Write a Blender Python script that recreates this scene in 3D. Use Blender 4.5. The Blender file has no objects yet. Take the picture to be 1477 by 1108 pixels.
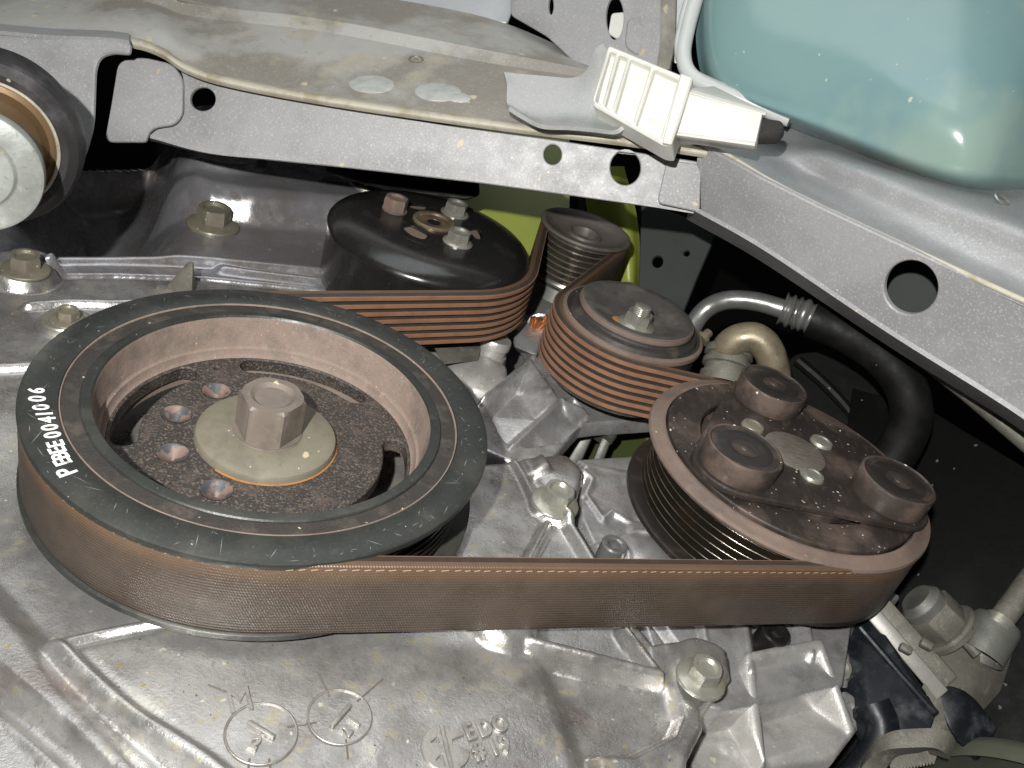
import bpy, bmesh, math, random
import numpy as np
from mathutils import Vector, Matrix
from mathutils.geometry import tessellate_polygon
random.seed(4); rng = np.random.default_rng(4)
SC = bpy.context.scene; COL = SC.collection
rad = math.radians
# ------------------------------------------------------------------ camera (1 unit = 1 cm)
W, H, FPX = 1477.0, 1108.0, 1250.0
_a, _b = rad(31.0), rad(18.1)
_n = np.array([math.sin(_b)*math.cos(_a), math.cos(_b)*math.cos(_a), math.sin(_a)])
_x = np.array([math.cos(_b), -math.sin(_b), 0.0]); _y = np.cross(_n, _x)
R = np.stack([_x, _y, _n], 1)                 # world -> camera
CAM = np.array([7.985, -24.976, 18.772])
SC.unit_settings.scale_length = 0.01
cd = bpy.data.cameras.new('camera'); cam = bpy.data.objects.new('camera', cd); COL.objects.link(cam)
cd.sensor_width = 36.0; cd.lens = FPX/W*36.0; cd.clip_start = 1.0; cd.clip_end = 600.0
M4 = Matrix([[R[0][i], R[1][i], R[2][i], CAM[i]] for i in range(3)] + [[0, 0, 0, 1]])
cam.matrix_world = M4
SC.camera = cam
# ------------------------------------------------------------------ light
wd = bpy.data.worlds.new('World'); SC.world = wd; wd.use_nodes = True
bg = wd.node_tree.nodes['Background']; bg.inputs[0].default_value = (0.92, 0.96, 1.0, 1); bg.inputs[1].default_value = 0.045
SC.view_settings.view_transform = 'Standard'; SC.view_settings.look = 'None'; SC.view_settings.gamma = 1.0
SC.view_settings.exposure = 0.0
ld = bpy.data.lights.new('work_lamp', 'AREA'); ld.shape = 'DISK'; ld.size = 1.2; ld.energy = 37000; ld.color = (1.0, 0.985, 0.95)
lo = bpy.data.objects.new('work_lamp', ld); COL.objects.link(lo)
LP = Vector((2.1, -31.8, 26.8)); lo.location = LP
lo.rotation_euler = (Vector((9, 12, 0)) - LP).to_track_quat('-Z', 'Y').to_euler()
ld.spread = rad(170)
# the soft garage light overhead (towards the top of the picture)
l2 = bpy.data.lights.new('garage_light', 'AREA'); l2.shape = 'RECTANGLE'; l2.size = 110; l2.size_y = 50; l2.energy = 31000; l2.color = (0.95, 0.98, 1.0)
lo2 = bpy.data.objects.new('garage_light', l2); COL.objects.link(lo2)
lo2.location = Vector(CAM + 5*R[0] + 85*R[1] - 8*R[2]); lo2.rotation_euler = (Vector(CAM - 45*R[2] + 2*R[0]) - lo2.location).to_track_quat('-Z', 'Y').to_euler()
# ------------------------------------------------------------------ pixel <-> place
def ray(p):
    p = np.atleast_2d(np.array(p, float))
    return np.stack([(p[:, 0]-W/2)/FPX, -(p[:, 1]-H/2)/FPX, -np.ones(len(p))], 1) @ R
def U(p, z):
    w = ray(p); return CAM + w*((z-CAM[2])/w[:, 2])[:, None]
def D(p, d):                                   # point at view depth d (cm)
    p = np.atleast_2d(np.array(p, float)); return CAM + ray(p)*np.broadcast_to(np.asarray(d, float), (len(p),))[:, None]
def D3(l):                                     # list of (px, py, depth)
    l = np.array(l, float); return D(l[:, :2], l[:, 2])
class Plane:
    def __init__(s, three):
        q = D3(three); s.o = q[0]; s.ex = (q[1]-q[0])/np.linalg.norm(q[1]-q[0])
        n = np.cross(q[1]-q[0], q[2]-q[0]); n /= np.linalg.norm(n)
        if n @ (CAM-s.o) < 0: n = -n
        s.n = n; s.ey = np.cross(n, s.ex)
    def at(s, p):                              # pixels -> plane 2D
        w = ray(p); t = ((s.o-CAM) @ s.n)/(w @ s.n); q = CAM + w*t[:, None] - s.o
        return np.c_[q @ s.ex, q @ s.ey]
    def w(s, p2, h=0.0):
        p2 = np.atleast_2d(np.array(p2, float)); return s.o + p2[:, :1]*s.ex + p2[:, 1:2]*s.ey + s.n*h
class ZPlane(Plane):
    def __init__(s, z): s.o = np.array([0, 0, z]); s.ex = np.array([1., 0, 0]); s.ey = np.array([0, 1., 0]); s.n = np.array([0, 0, 1.])
# ------------------------------------------------------------------ materials
def mat(name, base, metal=0.0, rough=0.5, layers=(), bump=(), specks=(), rvar=0.0, spec=0.5, coat=0.0, sss=0.0, trans=0.0, uvlines=None):
    m = bpy.data.materials.new(name); m.use_nodes = True; nt = m.node_tree; N = nt.nodes; L = nt.links
    b = N['Principled BSDF']; tc = N.new('ShaderNodeTexCoord'); co = tc.outputs['Object']
    b.inputs['Metallic'].default_value = metal; b.inputs['Roughness'].default_value = rough
    b.inputs['Specular IOR Level'].default_value = spec; b.inputs['Coat Weight'].default_value = coat; b.inputs['Coat Roughness'].default_value = .2
    if sss: b.inputs['Subsurface Weight'].default_value = sss; b.inputs['Subsurface Radius'].default_value = (.6, .8, .8)
    b.inputs['Transmission Weight'].default_value = trans
    cur = N.new('ShaderNodeRGB').outputs[0]; cur.default_value = (*base, 1)
    def noise(scale, detail=4, rgh=.6, stretch=None):
        n = N.new('ShaderNodeTexNoise'); n.inputs['Scale'].default_value = scale; n.inputs['Detail'].default_value = detail; n.inputs['Roughness'].default_value = rgh
        src = co
        if stretch:
            mp = N.new('ShaderNodeMapping'); mp.inputs['Scale'].default_value = stretch; L.new(co, mp.inputs[0]); src = mp.outputs[0]
        L.new(src, n.inputs['Vector']); return n.outputs['Fac']
    def ramp(v, lo, hi, o0=0.0, o1=1.0):
        r = N.new('ShaderNodeMapRange'); r.inputs[1].default_value = lo; r.inputs[2].default_value = hi; r.inputs[3].default_value = o0; r.inputs[4].default_value = o1
        r.interpolation_type = 'SMOOTHSTEP'; L.new(v, r.inputs[0]); return r.outputs[0]
    def mix(f, a, c):
        x = N.new('ShaderNodeMix'); x.data_type = 'RGBA'; L.new(f, x.inputs[0]); L.new(a, x.inputs[6])
        if isinstance(c, tuple): x.inputs[7].default_value = (*c, 1)
        else: L.new(c, x.inputs[7])
        return x.outputs[2]
    for ly in layers:                          # (colour, scale, lo, hi, amount[, stretch])
        c, s, lo_, hi_, am = ly[:5]; st = ly[5] if len(ly) > 5 else None
        cur = mix(ramp(noise(s, 5, .62, st), lo_, hi_, 0, am), cur, c)
    for c, s, size, keep in specks:            # sparse flecks
        v = N.new('ShaderNodeTexVoronoi'); v.inputs['Scale'].default_value = s
        nz = N.new('ShaderNodeTexNoise'); nz.inputs['Scale'].default_value = s*2.5
        mx = N.new('ShaderNodeMix'); mx.data_type = 'RGBA'; mx.blend_type = 'LINEAR_LIGHT'; mx.inputs[0].default_value = .25/s
        L.new(co, nz.inputs['Vector']); L.new(co, mx.inputs[6]); L.new(nz.outputs['Color'], mx.inputs[7]); L.new(mx.outputs[2], v.inputs['Vector'])
        d = ramp(v.outputs['Distance'], size, size*.6)
        sp = N.new('ShaderNodeSeparateColor'); L.new(v.outputs['Color'], sp.inputs[0])
        k = ramp(sp.outputs[0], keep, keep+.02)
        mu = N.new('ShaderNodeMath'); mu.operation = 'MULTIPLY'; L.new(d, mu.inputs[0]); L.new(k, mu.inputs[1])
        cur = mix(mu.outputs[0], cur, c)
    hgt = None
    if uvlines:                                # belt cloth: ridges along the belt and a weave across it
        uv = N.new('ShaderNodeUVMap'); sx = N.new('ShaderNodeSeparateXYZ'); L.new(uv.outputs[0], sx.inputs[0])
        def sine(src, k, add=None):
            q = N.new('ShaderNodeMath'); q.operation = 'MULTIPLY'; L.new(src, q.inputs[0]); q.inputs[1].default_value = k
            o = q.outputs[0]
            if add is not None:
                q2 = N.new('ShaderNodeMath'); L.new(o, q2.inputs[0]); L.new(add, q2.inputs[1]); o = q2.outputs[0]
            s_ = N.new('ShaderNodeMath'); s_.operation = 'SINE'; L.new(o, s_.inputs[0]); return s_.outputs[0]
        a1 = sine(sx.outputs[1], 2*math.pi*uvlines[0])
        q = N.new('ShaderNodeMath'); q.operation = 'MULTIPLY'; L.new(sx.outputs[1], q.inputs[0]); q.inputs[1].default_value = 34
        a2 = sine(sx.outputs[0], 2*math.pi*uvlines[1], q.outputs[0])
        mp = N.new('ShaderNodeMapping'); mp.inputs['Scale'].default_value = (1.2, 9, 1); L.new(uv.outputs[0], mp.inputs[0])
        nn = N.new('ShaderNodeTexNoise'); nn.inputs['Scale'].default_value = 2.2; nn.inputs['Detail'].default_value = 6; L.new(mp.outputs[0], nn.inputs['Vector'])
        sm = N.new('ShaderNodeMath'); sm.operation = 'MULTIPLY_ADD'; L.new(a2, sm.inputs[0]); sm.inputs[1].default_value = .55; L.new(a1, sm.inputs[2])
        sm2 = N.new('ShaderNodeMath'); sm2.operation = 'MULTIPLY_ADD'; L.new(nn.outputs['Fac'], sm2.inputs[0]); sm2.inputs[1].default_value = 2.2; L.new(sm.outputs[0], sm2.inputs[2])
        hgt = sm2.outputs[0]
        cur = mix(ramp(hgt, .1, 2.6, .0, .8), cur, uvlines[2])
        e = ramp(sx.outputs[1], -1.0, -.2, 0, .6)     # rusty dust towards the front edge
        cur = mix(e, cur, uvlines[3])
    L.new(cur, b.inputs['Base Color'])
    if rvar:
        L.new(ramp(noise(1.3, 5), .3, .7, max(.05, rough-rvar), min(1, rough+rvar)), b.inputs['Roughness'])
    nrm = None
    for st, sc in bump:
        bn = N.new('ShaderNodeBump'); bn.inputs['Strength'].default_value = st; bn.inputs['Distance'].default_value = 0.05
        L.new(noise(sc, 5, .65), bn.inputs['Height'])
        if nrm: L.new(nrm, bn.inputs['Normal'])
        nrm = bn.outputs[0]
    if hgt is not None:
        bn = N.new('ShaderNodeBump'); bn.inputs['Strength'].default_value = .35; bn.inputs['Distance'].default_value = .015; L.new(hgt, bn.inputs['Height'])
        if nrm: L.new(nrm, bn.inputs['Normal'])
        nrm = bn.outputs[0]
    if nrm: L.new(nrm, b.inputs['Normal'])
    return m
YEL = (.50, .42, .24)
ALU = mat('cast_aluminium', (.48, .47, .455), .78, .30, [((.25, .235, .22), .20, .46, .64, .75), ((.60, .59, .57), .5, .52, .70, .7), ((.24, .18, .16), .45, .56, .70, .55, (.5, 1, 1)), ((.50, .45, .31), 1.3, .585, .68, .7), ((.56, .51, .38), .5, .60, .72, .5), ((.26, .245, .235), 5, .55, .70, .4), ((.66, .65, .64), 9, .58, .72, .4)], [(.25, 1.4), (.3, 10)], [(YEL, 1.3, .15, .68), ((.74, .70, .58), 2.2, .17, .74), ((.12, .1, .09), 3.0, .11, .86)], .14)
ALU2 = mat('clean_cast_aluminium', (.56, .555, .545), .72, .34, [((.34, .33, .32), .5, .45, .66, .7), ((.68, .67, .66), 1.5, .54, .72, .6), ((.28, .27, .26), 5, .57, .72, .4)], [(.06, 3), (.35, 11)], [((.65, .6, .45), 2.0, .16, .80)], .12)
ALUD = mat('oiled_cast_aluminium', (.36, .355, .375), .62, .24, [((.25, .225, .205), .16, .45, .64, .7), ((.46, .455, .47), .45, .52, .72, .6), ((.22, .16, .11), .5, .58, .72, .5), ((.5, .49, .47), 6, .60, .74, .4)], [(.2, 1.0), (.2, 9)], [((.50, .48, .42), 1.4, .18, .72), ((.5, .5, .45), 3.6, .13, .86)], .1)
BRK = mat('grainy_cast_aluminium', (.45, .44, .42), .5, .42, [((.26, .245, .23), .6, .45, .7, .65), ((.58, .57, .54), 1.8, .55, .75, .5), ((.60, .59, .56), 9, .56, .7, .4), ((.24, .23, .22), 10, .56, .7, .35)], [(.15, 4), (.45, 10)], [((.62, .57, .40), 1.4, .20, .62), ((.68, .64, .5), 3.0, .17, .74)], .1)
ZINC = mat('zinc_plated_steel', (.43, .42, .365), .7, .33, [((.36, .34, .24), 1.5, .45, .7, .7), ((.62, .60, .54), 3, .55, .75, .6)], [(.12, 8)], [], .1)
OLIVE = mat('olive_plated_steel', (.205, .19, .14), .25, .46, [((.15, .13, .105), .6, .42, .66, .75), ((.25, .21, .175), 1.0, .5, .7, .6), ((.11, .10, .08), 4, .58, .72, .5)], [(.2, 9)], [((.55, .47, .28), 1.1, .22, .74), ((.6, .55, .4), 3.4, .15, .84), ((.06, .05, .04), 4, .09, .9)], .12)
CRANK = mat('scratched_dark_paint', (.025, .027, .024), .1, .42, [((.048, .047, .040), .4, .45, .66, .8), ((.022, .022, .02), 1.6, .5, .7, .6), ((.085, .075, .062), 1.0, .60, .74, .5), ((.07, .07, .062), 9, .57, .7, .5)], [(.15, 9)], [((.36, .37, .34), 2.6, .08, .84), ((.20, .20, .18), 6, .11, .90)], .12)
DUST = mat('brown_dusted_steel', (.215, .160, .132), .0, .72, [((.14, .108, .09), .7, .45, .68, .8), ((.28, .22, .18), 2.2, .52, .75, .7), ((.19, .175, .13), .5, .5, .7, .5), ((.12, .095, .08), 9, .56, .7, .5), ((.34, .28, .23), 10, .58, .7, .5)], [(.3, 5), (.4, 11)], [((.45, .40, .33), 6, .16, .85)], .05)
DUSTD = mat('dark_dusted_rubber', (.030, .026, .023), .0, .6, [((.080, .066, .054), 1.0, .49, .68, .65), ((.018, .017, .015), 3, .5, .7, .6)], [(.25, 12), (.4, 9)], [((.42, .37, .28), 2.2, .15, .80)], .1)
ROUGHB = mat('rough_black_casting', (.036, .032, .029), .05, .46, [((.165, .132, .106), 11, .51, .62, .75), ((.10, .078, .062), 1.2, .5, .7, .6)], [(1.0, 10)], [], .1)
AC_DARK = mat('dusty_black_plate', (.030, .024, .021), .1, .36, [((.135, .098, .080), .28, .46, .64, .75), ((.07, .055, .047), 2.6, .5, .7, .6, (1, .4, 1))], [(.12, 8)], [((.72, .67, .60), 1.7, .12, .64), ((.50, .45, .39), 3.6, .16, .68)], .1)
AC_DUST = mat('rust_dusted_steel', (.165, .118, .094), .0, .6, [((.105, .080, .067), .35, .44, .66, .75), ((.20, .148, .120), 1.6, .5, .75, .6), ((.11, .09, .08), 7, .57, .7, .4)], [(.2, 9)], [((.56, .50, .42), 2.2, .15, .78)], .08)
CAPR = mat('dusted_black_rubber', (.045, .036, .031), .0, .32, [((.140, .100, .080), .4, .45, .64, .7)], [(.06, 18)], [((.6, .55, .5), 2.2, .16, .78)], .12)
CAPT = mat('worn_black_rubber_top', (.028, .023, .020), .0, .45, [((.085, .060, .045), .9, .45, .65, .7)], [(.1, 20)], [((.34, .25, .2), 2.4, .08, .90)], .1)
CAPD = mat('smooth_black_rubber', (.022, .019, .018), .0, .35, [((.05, .04, .034), 1.2, .5, .7, .6)], [(.06, 16)])
BLKG = mat('gloss_black_paint', (.011, .0105, .010), .0, .26, [((.045, .040, .034), .6, .56, .74, .55), ((.04, .037, .033), 8, .60, .72, .4)], [(.03, 10)], [((.2, .18, .16), 5, .10, .90)], .06, coat=.5)
GROOVE = mat('polished_groove_steel', (.66, .63, .54), .9, .24, [((.2, .17, .13), .5, .45, .6, .5)], [(.05, 10)], [], .05)
GROOVE2 = mat('dark_groove_steel', (.26, .23, .18), .85, .22, [((.05, .04, .03), .6, .4, .65, .6)], [(.05, 10)])
GROOVED = mat('oily_groove_steel', (.045, .038, .030), .8, .18, [((.08, .055, .035), .6, .4, .65, .7)], [(.05, 8)], [], .05)
BELTB = mat('belt_backing_cloth', (.032, .024, .018), .0, .44, [((.085, .062, .046), .35, .4, .65, .6)], [(.12, 14)], [], .08, spec=.65, uvlines=(8.6, 11.0, (.086, .058, .039), (.130, .073, .038)))
BELTR = mat('rusty_belt_rubber', (.215, .112, .066), .0, .62, [((.155, .078, .048), .7, .42, .66, .7), ((.26, .150, .092), 2.2, .55, .75, .5)], [(.12, 18)], [], .05)
BELTV = mat('belt_valley_rubber', (.035, .024, .018), .0, .7, [((.06, .04, .03), 2, .45, .7, .6)], [(.1, 18)])
STITCH = mat('pale_belt_cord', (.34, .28, .21), .0, .7)
PAINT = mat('silver_grey_paint', (.36, .36, .365), .12, .52, [((.25, .245, .245), .10, .44, .62, .75), ((.52, .52, .52), 9, .53, .66, .6), ((.24, .24, .24), 11, .55, .68, .5), ((.38, .35, .29), .5, .62, .76, .5)], [(.25, 9)], [((.50, .44, .30), .9, .15, .84), ((.66, .64, .56), 2.0, .10, .86), ((.13, .12, .11), 2.6, .08, .86)], .07)
TRAY = mat('stained_silver_paint', (.45, .445, .415), .15, .46, [((.26, .235, .195), .12, .44, .60, .85), ((.48, .43, .31), .40, .55, .70, .6), ((.54, .54, .53), 8, .54, .70, .5), ((.24, .215, .18), 1.5, .60, .74, .5), ((.33, .31, .29), 9, .58, .72, .3)], [(.25, 8)], [((.60, .54, .38), .7, .18, .78), ((.68, .66, .57), 2.4, .10, .84), ((.1, .09, .08), 3.0, .08, .88)], .08)
CREST = mat('worn_glint_steel', (.62, .58, .48), .9, .28, [((.12, .09, .06), .4, .45, .6, .8)], [(.1, 10)])
SEAL = mat('pale_seam_sealer', (.50, .47, .38), .0, .55, [((.33, .28, .19), .6, .45, .66, .8), ((.58, .56, .48), 3, .55, .72, .6)], [(.4, 9)])
IVORY = mat('ivory_plastic', (.68, .68, .63), .0, .36, [((.60, .58, .49), .8, .48, .7, .6), ((.40, .36, .26), 1.4, .62, .78, .4)], [(.08, 9)], [((.25, .22, .17), 2.5, .05, .9)], .06, sss=.15)
FOAM = mat('black_foam', (.030, .028, .026), .0, .95, [((.07, .065, .06), 14, .5, .65, .7)], [(1.0, 14)])
TANK = mat('blue_green_translucent_plastic', (.20, .32, .315), .0, .19, [((.175, .295, .315), .045, .42, .58, .85), ((.295, .39, .33), .07, .5, .66, .75)], [(.05, 2.2)], [((.50, .53, .43), .55, .08, .76), ((.42, .48, .42), 1.6, .10, .86)], .05, sss=.3, coat=.3)
TANKW = mat('milky_plastic', (.55, .57, .56), .0, .33, [((.46, .47, .45), .4, .45, .7, .6)], [(.04, 5)], [], .05, sss=.3)
BRASS = mat('dull_brass_tube', (.235, .20, .135), .45, .42, [((.14, .12, .08), 1.0, .42, .66, .75), ((.30, .28, .22), 2.4, .56, .72, .5)], [(.15, 8)], [((.4, .37, .3), 4, .14, .84)], .1)
TUBE = mat('grey_aluminium_tube', (.30, .30, .29), .7, .30, [((.22, .22, .21), .8, .45, .7, .6)], [(.05, 12)], [], .08)
COPPER = mat('enamelled_copper', (.62, .27, .11), .85, .28, [((.35, .14, .06), 3, .5, .7, .6)])
HOSE = mat('black_hose_rubber', (.0045, .0045, .004), .0, .6, [((.013, .012, .011), .5, .5, .72, .7)], [(.1, 10)], [((.12, .12, .11), 2.4, .10, .90)], .1, spec=.22)
BLKP = mat('black_dusty_plastic', (.0028, .0031, .0028), .0, .5, [((.0095, .0105, .0095), .16, .5, .68, .85), ((.02, .021, .019), .5, .62, .76, .6)], [(.25, 2)], [((.20, .205, .19), .6, .10, .60), ((.10, .10, .095), 1.4, .13, .74)], .05, spec=.06)
BLUEB = mat('scuffed_black_plastic', (.007, .0085, .011), .0, .42, [((.065, .07, .075), .6, .55, .68, .6), ((.022, .024, .028), 2.2, .5, .7, .7)], [(.15, 6)], [((.20, .20, .19), 1.6, .16, .80)], .12, spec=.3)
VOID = mat('unlit_bay_black', (.002, .002, .0018), .0, .9, spec=.05)
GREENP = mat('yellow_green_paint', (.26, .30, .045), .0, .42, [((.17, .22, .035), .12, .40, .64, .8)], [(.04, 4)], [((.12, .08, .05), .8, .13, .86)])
GREEND = mat('shaded_green_paint', (.035, .045, .010), .0, .3, [((.16, .19, .03), .45, .58, .68, .8)], [(.2, 3)])  # green paint darkened for the shaded gap, its bright spots painted as glints
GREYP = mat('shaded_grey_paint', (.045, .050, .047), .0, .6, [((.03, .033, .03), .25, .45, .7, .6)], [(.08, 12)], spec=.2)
WHITE = mat('white_ink', (.74, .74, .72), .0, .6, [((.16, .16, .15), 5, .54, .66, .8)])
RUST = mat('orange_rust', (.36, .15, .035), .0, .85, [((.24, .10, .03), 3, .45, .7, .7)], [(.4, 14)])
GREYRING = mat('worn_grey_steel', (.40, .42, .395), .35, .42, [((.26, .27, .25), .5, .42, .64, .7), ((.5, .51, .48), 2, .55, .72, .5), ((.2, .19, .17), 6, .57, .72, .5)], [(.2, 6)], [((.62, .58, .40), .9, .2, .66), ((.5, .46, .3), 2.4, .18, .7)], .1)
RUBB = mat('scuffed_black_rubber', (.030, .029, .030), .0, .5, [((.11, .10, .105), .4, .46, .66, .75)], [(.15, 5)], [((.5, .48, .42), .9, .12, .88)], .1)
AMBER = mat('amber_grease', (.20, .15, .09), .4, .38, [((.09, .07, .055), .8, .42, .62, .85)], [(.1, 6)])
CREAM = mat('oxidised_aluminium', (.135, .127, .105), .2, .55, [((.08, .076, .062), .8, .42, .66, .8), ((.25, .24, .20), 2.4, .55, .75, .5)], [(.3, 7), (.3, 14)], [((.04, .035, .03), 4, .16, .80)], .1)
DULL = mat('dim_cast_aluminium', (.155, .155, .14), .4, .45, [((.08, .08, .07), .6, .42, .66, .7)], [(.2, 6), (.15, 24)], [((.32, .31, .26), 2, .12, .86)])
OLDG = mat('mossy_grey_steel', (.085, .09, .065), .1, .55, [((.05, .052, .04), .4, .45, .66, .7)], [(.1, 8)])
# ------------------------------------------------------------------ object helpers
WL = {}
def reg(o, loc, parent):
    COL.objects.link(o); WL[o.name] = np.array(loc, float)
    if parent is not None: o.parent = parent; o.location = Vector(np.array(loc, float)-WL[parent.name])
    else: o.location = Vector(loc)
    return o
def tag(o, label=None, cat=None, group=None, kind=None):
    if label: o['label'] = label
    if cat: o['category'] = cat
    if group: o['group'] = group
    if kind: o['kind'] = kind
    return o
def thing(name, label, cat, loc, group=None):
    o = bpy.data.objects.new(name, None); o.empty_display_size = 1; reg(o, loc, None); return tag(o, label, cat, group)
def obj(name, vf, m, parent=None, ang=35, mods=None, loc=None):
    """vf = (verts, faces[, face material index]) in world cm, or a bmesh"""
    me = bpy.data.meshes.new(name)
    if isinstance(vf, bmesh.types.BMesh):
        bmesh.ops.recalc_face_normals(vf, faces=vf.faces); vf.to_mesh(me); vf.free()
    else:
        v, f = vf[0], vf[1]; me.from_pydata([tuple(map(float, q)) for q in v], [], [tuple(int(i) for i in t) for t in f]); me.update()
        if len(vf) > 2 and vf[2] is not None: me.polygons.foreach_set('material_index', np.array(vf[2], dtype=np.int32))
    for mm in (m if isinstance(m, (list, tuple)) else [m]): me.materials.append(mm)
    n = len(me.vertices); a = np.empty(n*3, np.float32); me.vertices.foreach_get('co', a); a = a.reshape(-1, 3)
    if loc is None: loc = WL[parent.name] if parent is not None else np.r_[(a[:, :2].min(0)+a[:, :2].max(0))/2, a[:, 2].min()]
    a = (a-np.array(loc, np.float32)).astype(np.float32); me.vertices.foreach_set('co', a.ravel()); me.update()
    me.polygons.foreach_set('use_smooth', np.ones(len(me.polygons), bool)); me.set_sharp_from_angle(angle=rad(ang))
    o = bpy.data.objects.new(name, me); return reg(o, loc, parent)
def inst(name, me_obj, mtx_loc, axis, parent, scale=1.0, spin=0.0, m=None):
    """a copy of a small local-space mesh (bolt) turned along axis"""
    o = me_obj if me_obj.parent is None and me_obj.name not in WL else me_obj.copy()
    q = Vector((0, 0, 1)).rotation_difference(Vector(axis)) @ Matrix.Rotation(spin, 3, 'Z').to_quaternion()
    o.name = name; o.rotation_mode = 'QUATERNION'; o.rotation_quaternion = q; o.scale = (scale,)*3
    reg(o, mtx_loc, parent); return o
def merge(*parts):
    V, F, n = [], [], 0
    for p in parts:
        V += [tuple(q) for q in p[0]]; F += [tuple(i+n for i in t) for t in p[1]]; n += len(p[0])
    return V, F
def frame_of(axis):
    n = np.array(axis, float); n /= np.linalg.norm(n); h = np.array([1., 0, 0]) if abs(n[0]) < .9 else np.array([0, 1., 0])
    x = h-n*(h @ n); x /= np.linalg.norm(x); return x, np.cross(n, x), n
def lathe(prof, c=(0, 0, 0), axis=(0, 0, 1), seg=96, closed=False, ax0=0.0, arc=2*math.pi):
    """prof = [(r, z)] from outside/top round; c is where z = 0"""
    x, y, n = frame_of(axis); c = np.array(c, float); full = arc > 6.28
    t = ax0 + np.linspace(0, arc, seg+1)[:seg if full else seg+1]; S = len(t)
    V, F, rows = [], [], []
    for r, z in prof:
        if r < 1e-6: V.append(c+n*z); rows.append([len(V)-1]*S)
        else:
            k = len(V); V += list(c + n*z + r*(np.cos(t)[:, None]*x + np.sin(t)[:, None]*y)); rows.append(list(range(k, k+S)))
    pr = list(zip(rows, rows[1:])) + ([(rows[-1], rows[0])] if closed else [])
    for a, b in pr:
        for i in range(S if full else S-1):
            j = (i+1) % S; f = [a[i], b[i], b[j], a[j]]; g = []
            for q in f:
                if q not in g: g.append(q)
            if len(g) > 2: F.append(tuple(g))
    return V, F
def rnd(pts, r, n=5, closed=True):
    """round the corners of a 2D outline"""
    pts = [np.array(p, float) for p in pts]; out = []; N_ = len(pts)
    for i, p in enumerate(pts):
        if not closed and i in (0, N_-1): out.append(p); continue
        a, b = pts[i-1]-p, pts[(i+1) % N_]-p; la, lb = np.linalg.norm(a), np.linalg.norm(b)
        k = min(r if np.isscalar(r) else r[i], la*.48, lb*.48)
        if k < 1e-4: out.append(p); continue
        p0, p1 = p+a/la*k, p+b/lb*k
        for t in np.linspace(0, 1, n+1): out.append((1-t)**2*p0 + 2*t*(1-t)*p + t*t*p1)
    return np.array(out)
def area2(p): p = np.asarray(p); return np.sum(p[:, 0]*np.roll(p[:, 1], -1)-p[:, 1]*np.roll(p[:, 0], -1))/2
def inset(p, d):
    e = np.roll(p, -1, 0)-p; e /= np.maximum(np.linalg.norm(e, axis=1), 1e-9)[:, None]; nl = np.c_[-e[:, 1], e[:, 0]]
    b = nl+np.roll(nl, 1, 0); l2 = np.maximum((b*b).sum(1), .4); return p + b*(2*d/l2)[:, None]
def plate(pl, outline, holes=(), t=.2, bev=.04, back=True, h=0.0):
    """flat sheet with real holes; outline and holes in the plane's own 2D cm"""
    loops = [np.array(outline, float)] + [np.array(q, float) for q in holes]
    loops = [q if (area2(q) > 0) == (i == 0) else q[::-1] for i, q in enumerate(loops)]
    V, F = [], []; ins = [inset(q, bev) for q in loops]
    tri = tessellate_polygon([[Vector((*p, 0)) for p in q] for q in ins])
    n0 = sum(len(q) for q in loops); top = np.vstack(ins); side = np.vstack(loops)
    V = list(pl.w(top, h)) + list(pl.w(side, h-bev)) + list(pl.w(side, h-t))
    for a in tri:
        p, q, r = (top[i] for i in a); f = tuple(a) if np.cross(q-p, r-p) > 0 else tuple(a)[::-1]; F.append(f)
        if back: F.append(tuple(i+2*n0 for i in f[::-1]))
    k = 0
    for q in loops:
        m = len(q)
        for i in range(m):
            j = (i+1) % m
            for l in (0, 1): F.append((k+i+l*n0, k+i+(l+1)*n0, k+j+(l+1)*n0, k+j+l*n0))
        k += m
    return V, F
def circ(c, r, n=40, sx=1.0, rot=0.0):
    t = np.linspace(0, 2*math.pi, n+1)[:-1]; p = np.c_[np.cos(t)*r*sx, np.sin(t)*r]; cr, sr = math.cos(rot), math.sin(rot)
    return np.array(c) + p @ np.array([[cr, sr], [-sr, cr]])
def cat(pts, n=8):
    """Catmull-Rom through points"""
    p = np.array(pts, float); p = np.vstack([2*p[0]-p[1], p, 2*p[-1]-p[-2]]); out = []
    for i in range(1, len(p)-2):
        for t in np.linspace(0, 1, n, endpoint=False):
            out.append(.5*((2*p[i]) + (-p[i-1]+p[i+1])*t + (2*p[i-1]-5*p[i]+4*p[i+1]-p[i+2])*t*t + (-p[i-1]+3*p[i]-3*p[i+1]+p[i+2])*t**3))
    out.append(p[-2]); return np.array(out)
def tube(path, r, seg=20, caps=True):
    p = np.array(path, float); rr_ = np.broadcast_to(np.asarray(r, float), (len(p),)); T = np.gradient(p, axis=0); T /= np.linalg.norm(T, axis=1)[:, None]
    x, y, _ = frame_of(T[0]); V, F = [], []
    th = np.linspace(0, 2*math.pi, seg+1)[:-1]
    for i in range(len(p)):
        x = x - T[i]*(x @ T[i]); x /= np.linalg.norm(x); y = np.cross(T[i], x)
        V += list(p[i] + rr_[i]*(np.cos(th)[:, None]*x+np.sin(th)[:, None]*y))
    for i in range(len(p)-1):
        for k in range(seg): j = (k+1) % seg; F.append((i*seg+k, i*seg+j, (i+1)*seg+j, (i+1)*seg+k))
    if caps: F.append(tuple(range(seg))[::-1]); F.append(tuple(range((len(p)-1)*seg, len(p)*seg)))
    return V, F
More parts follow.
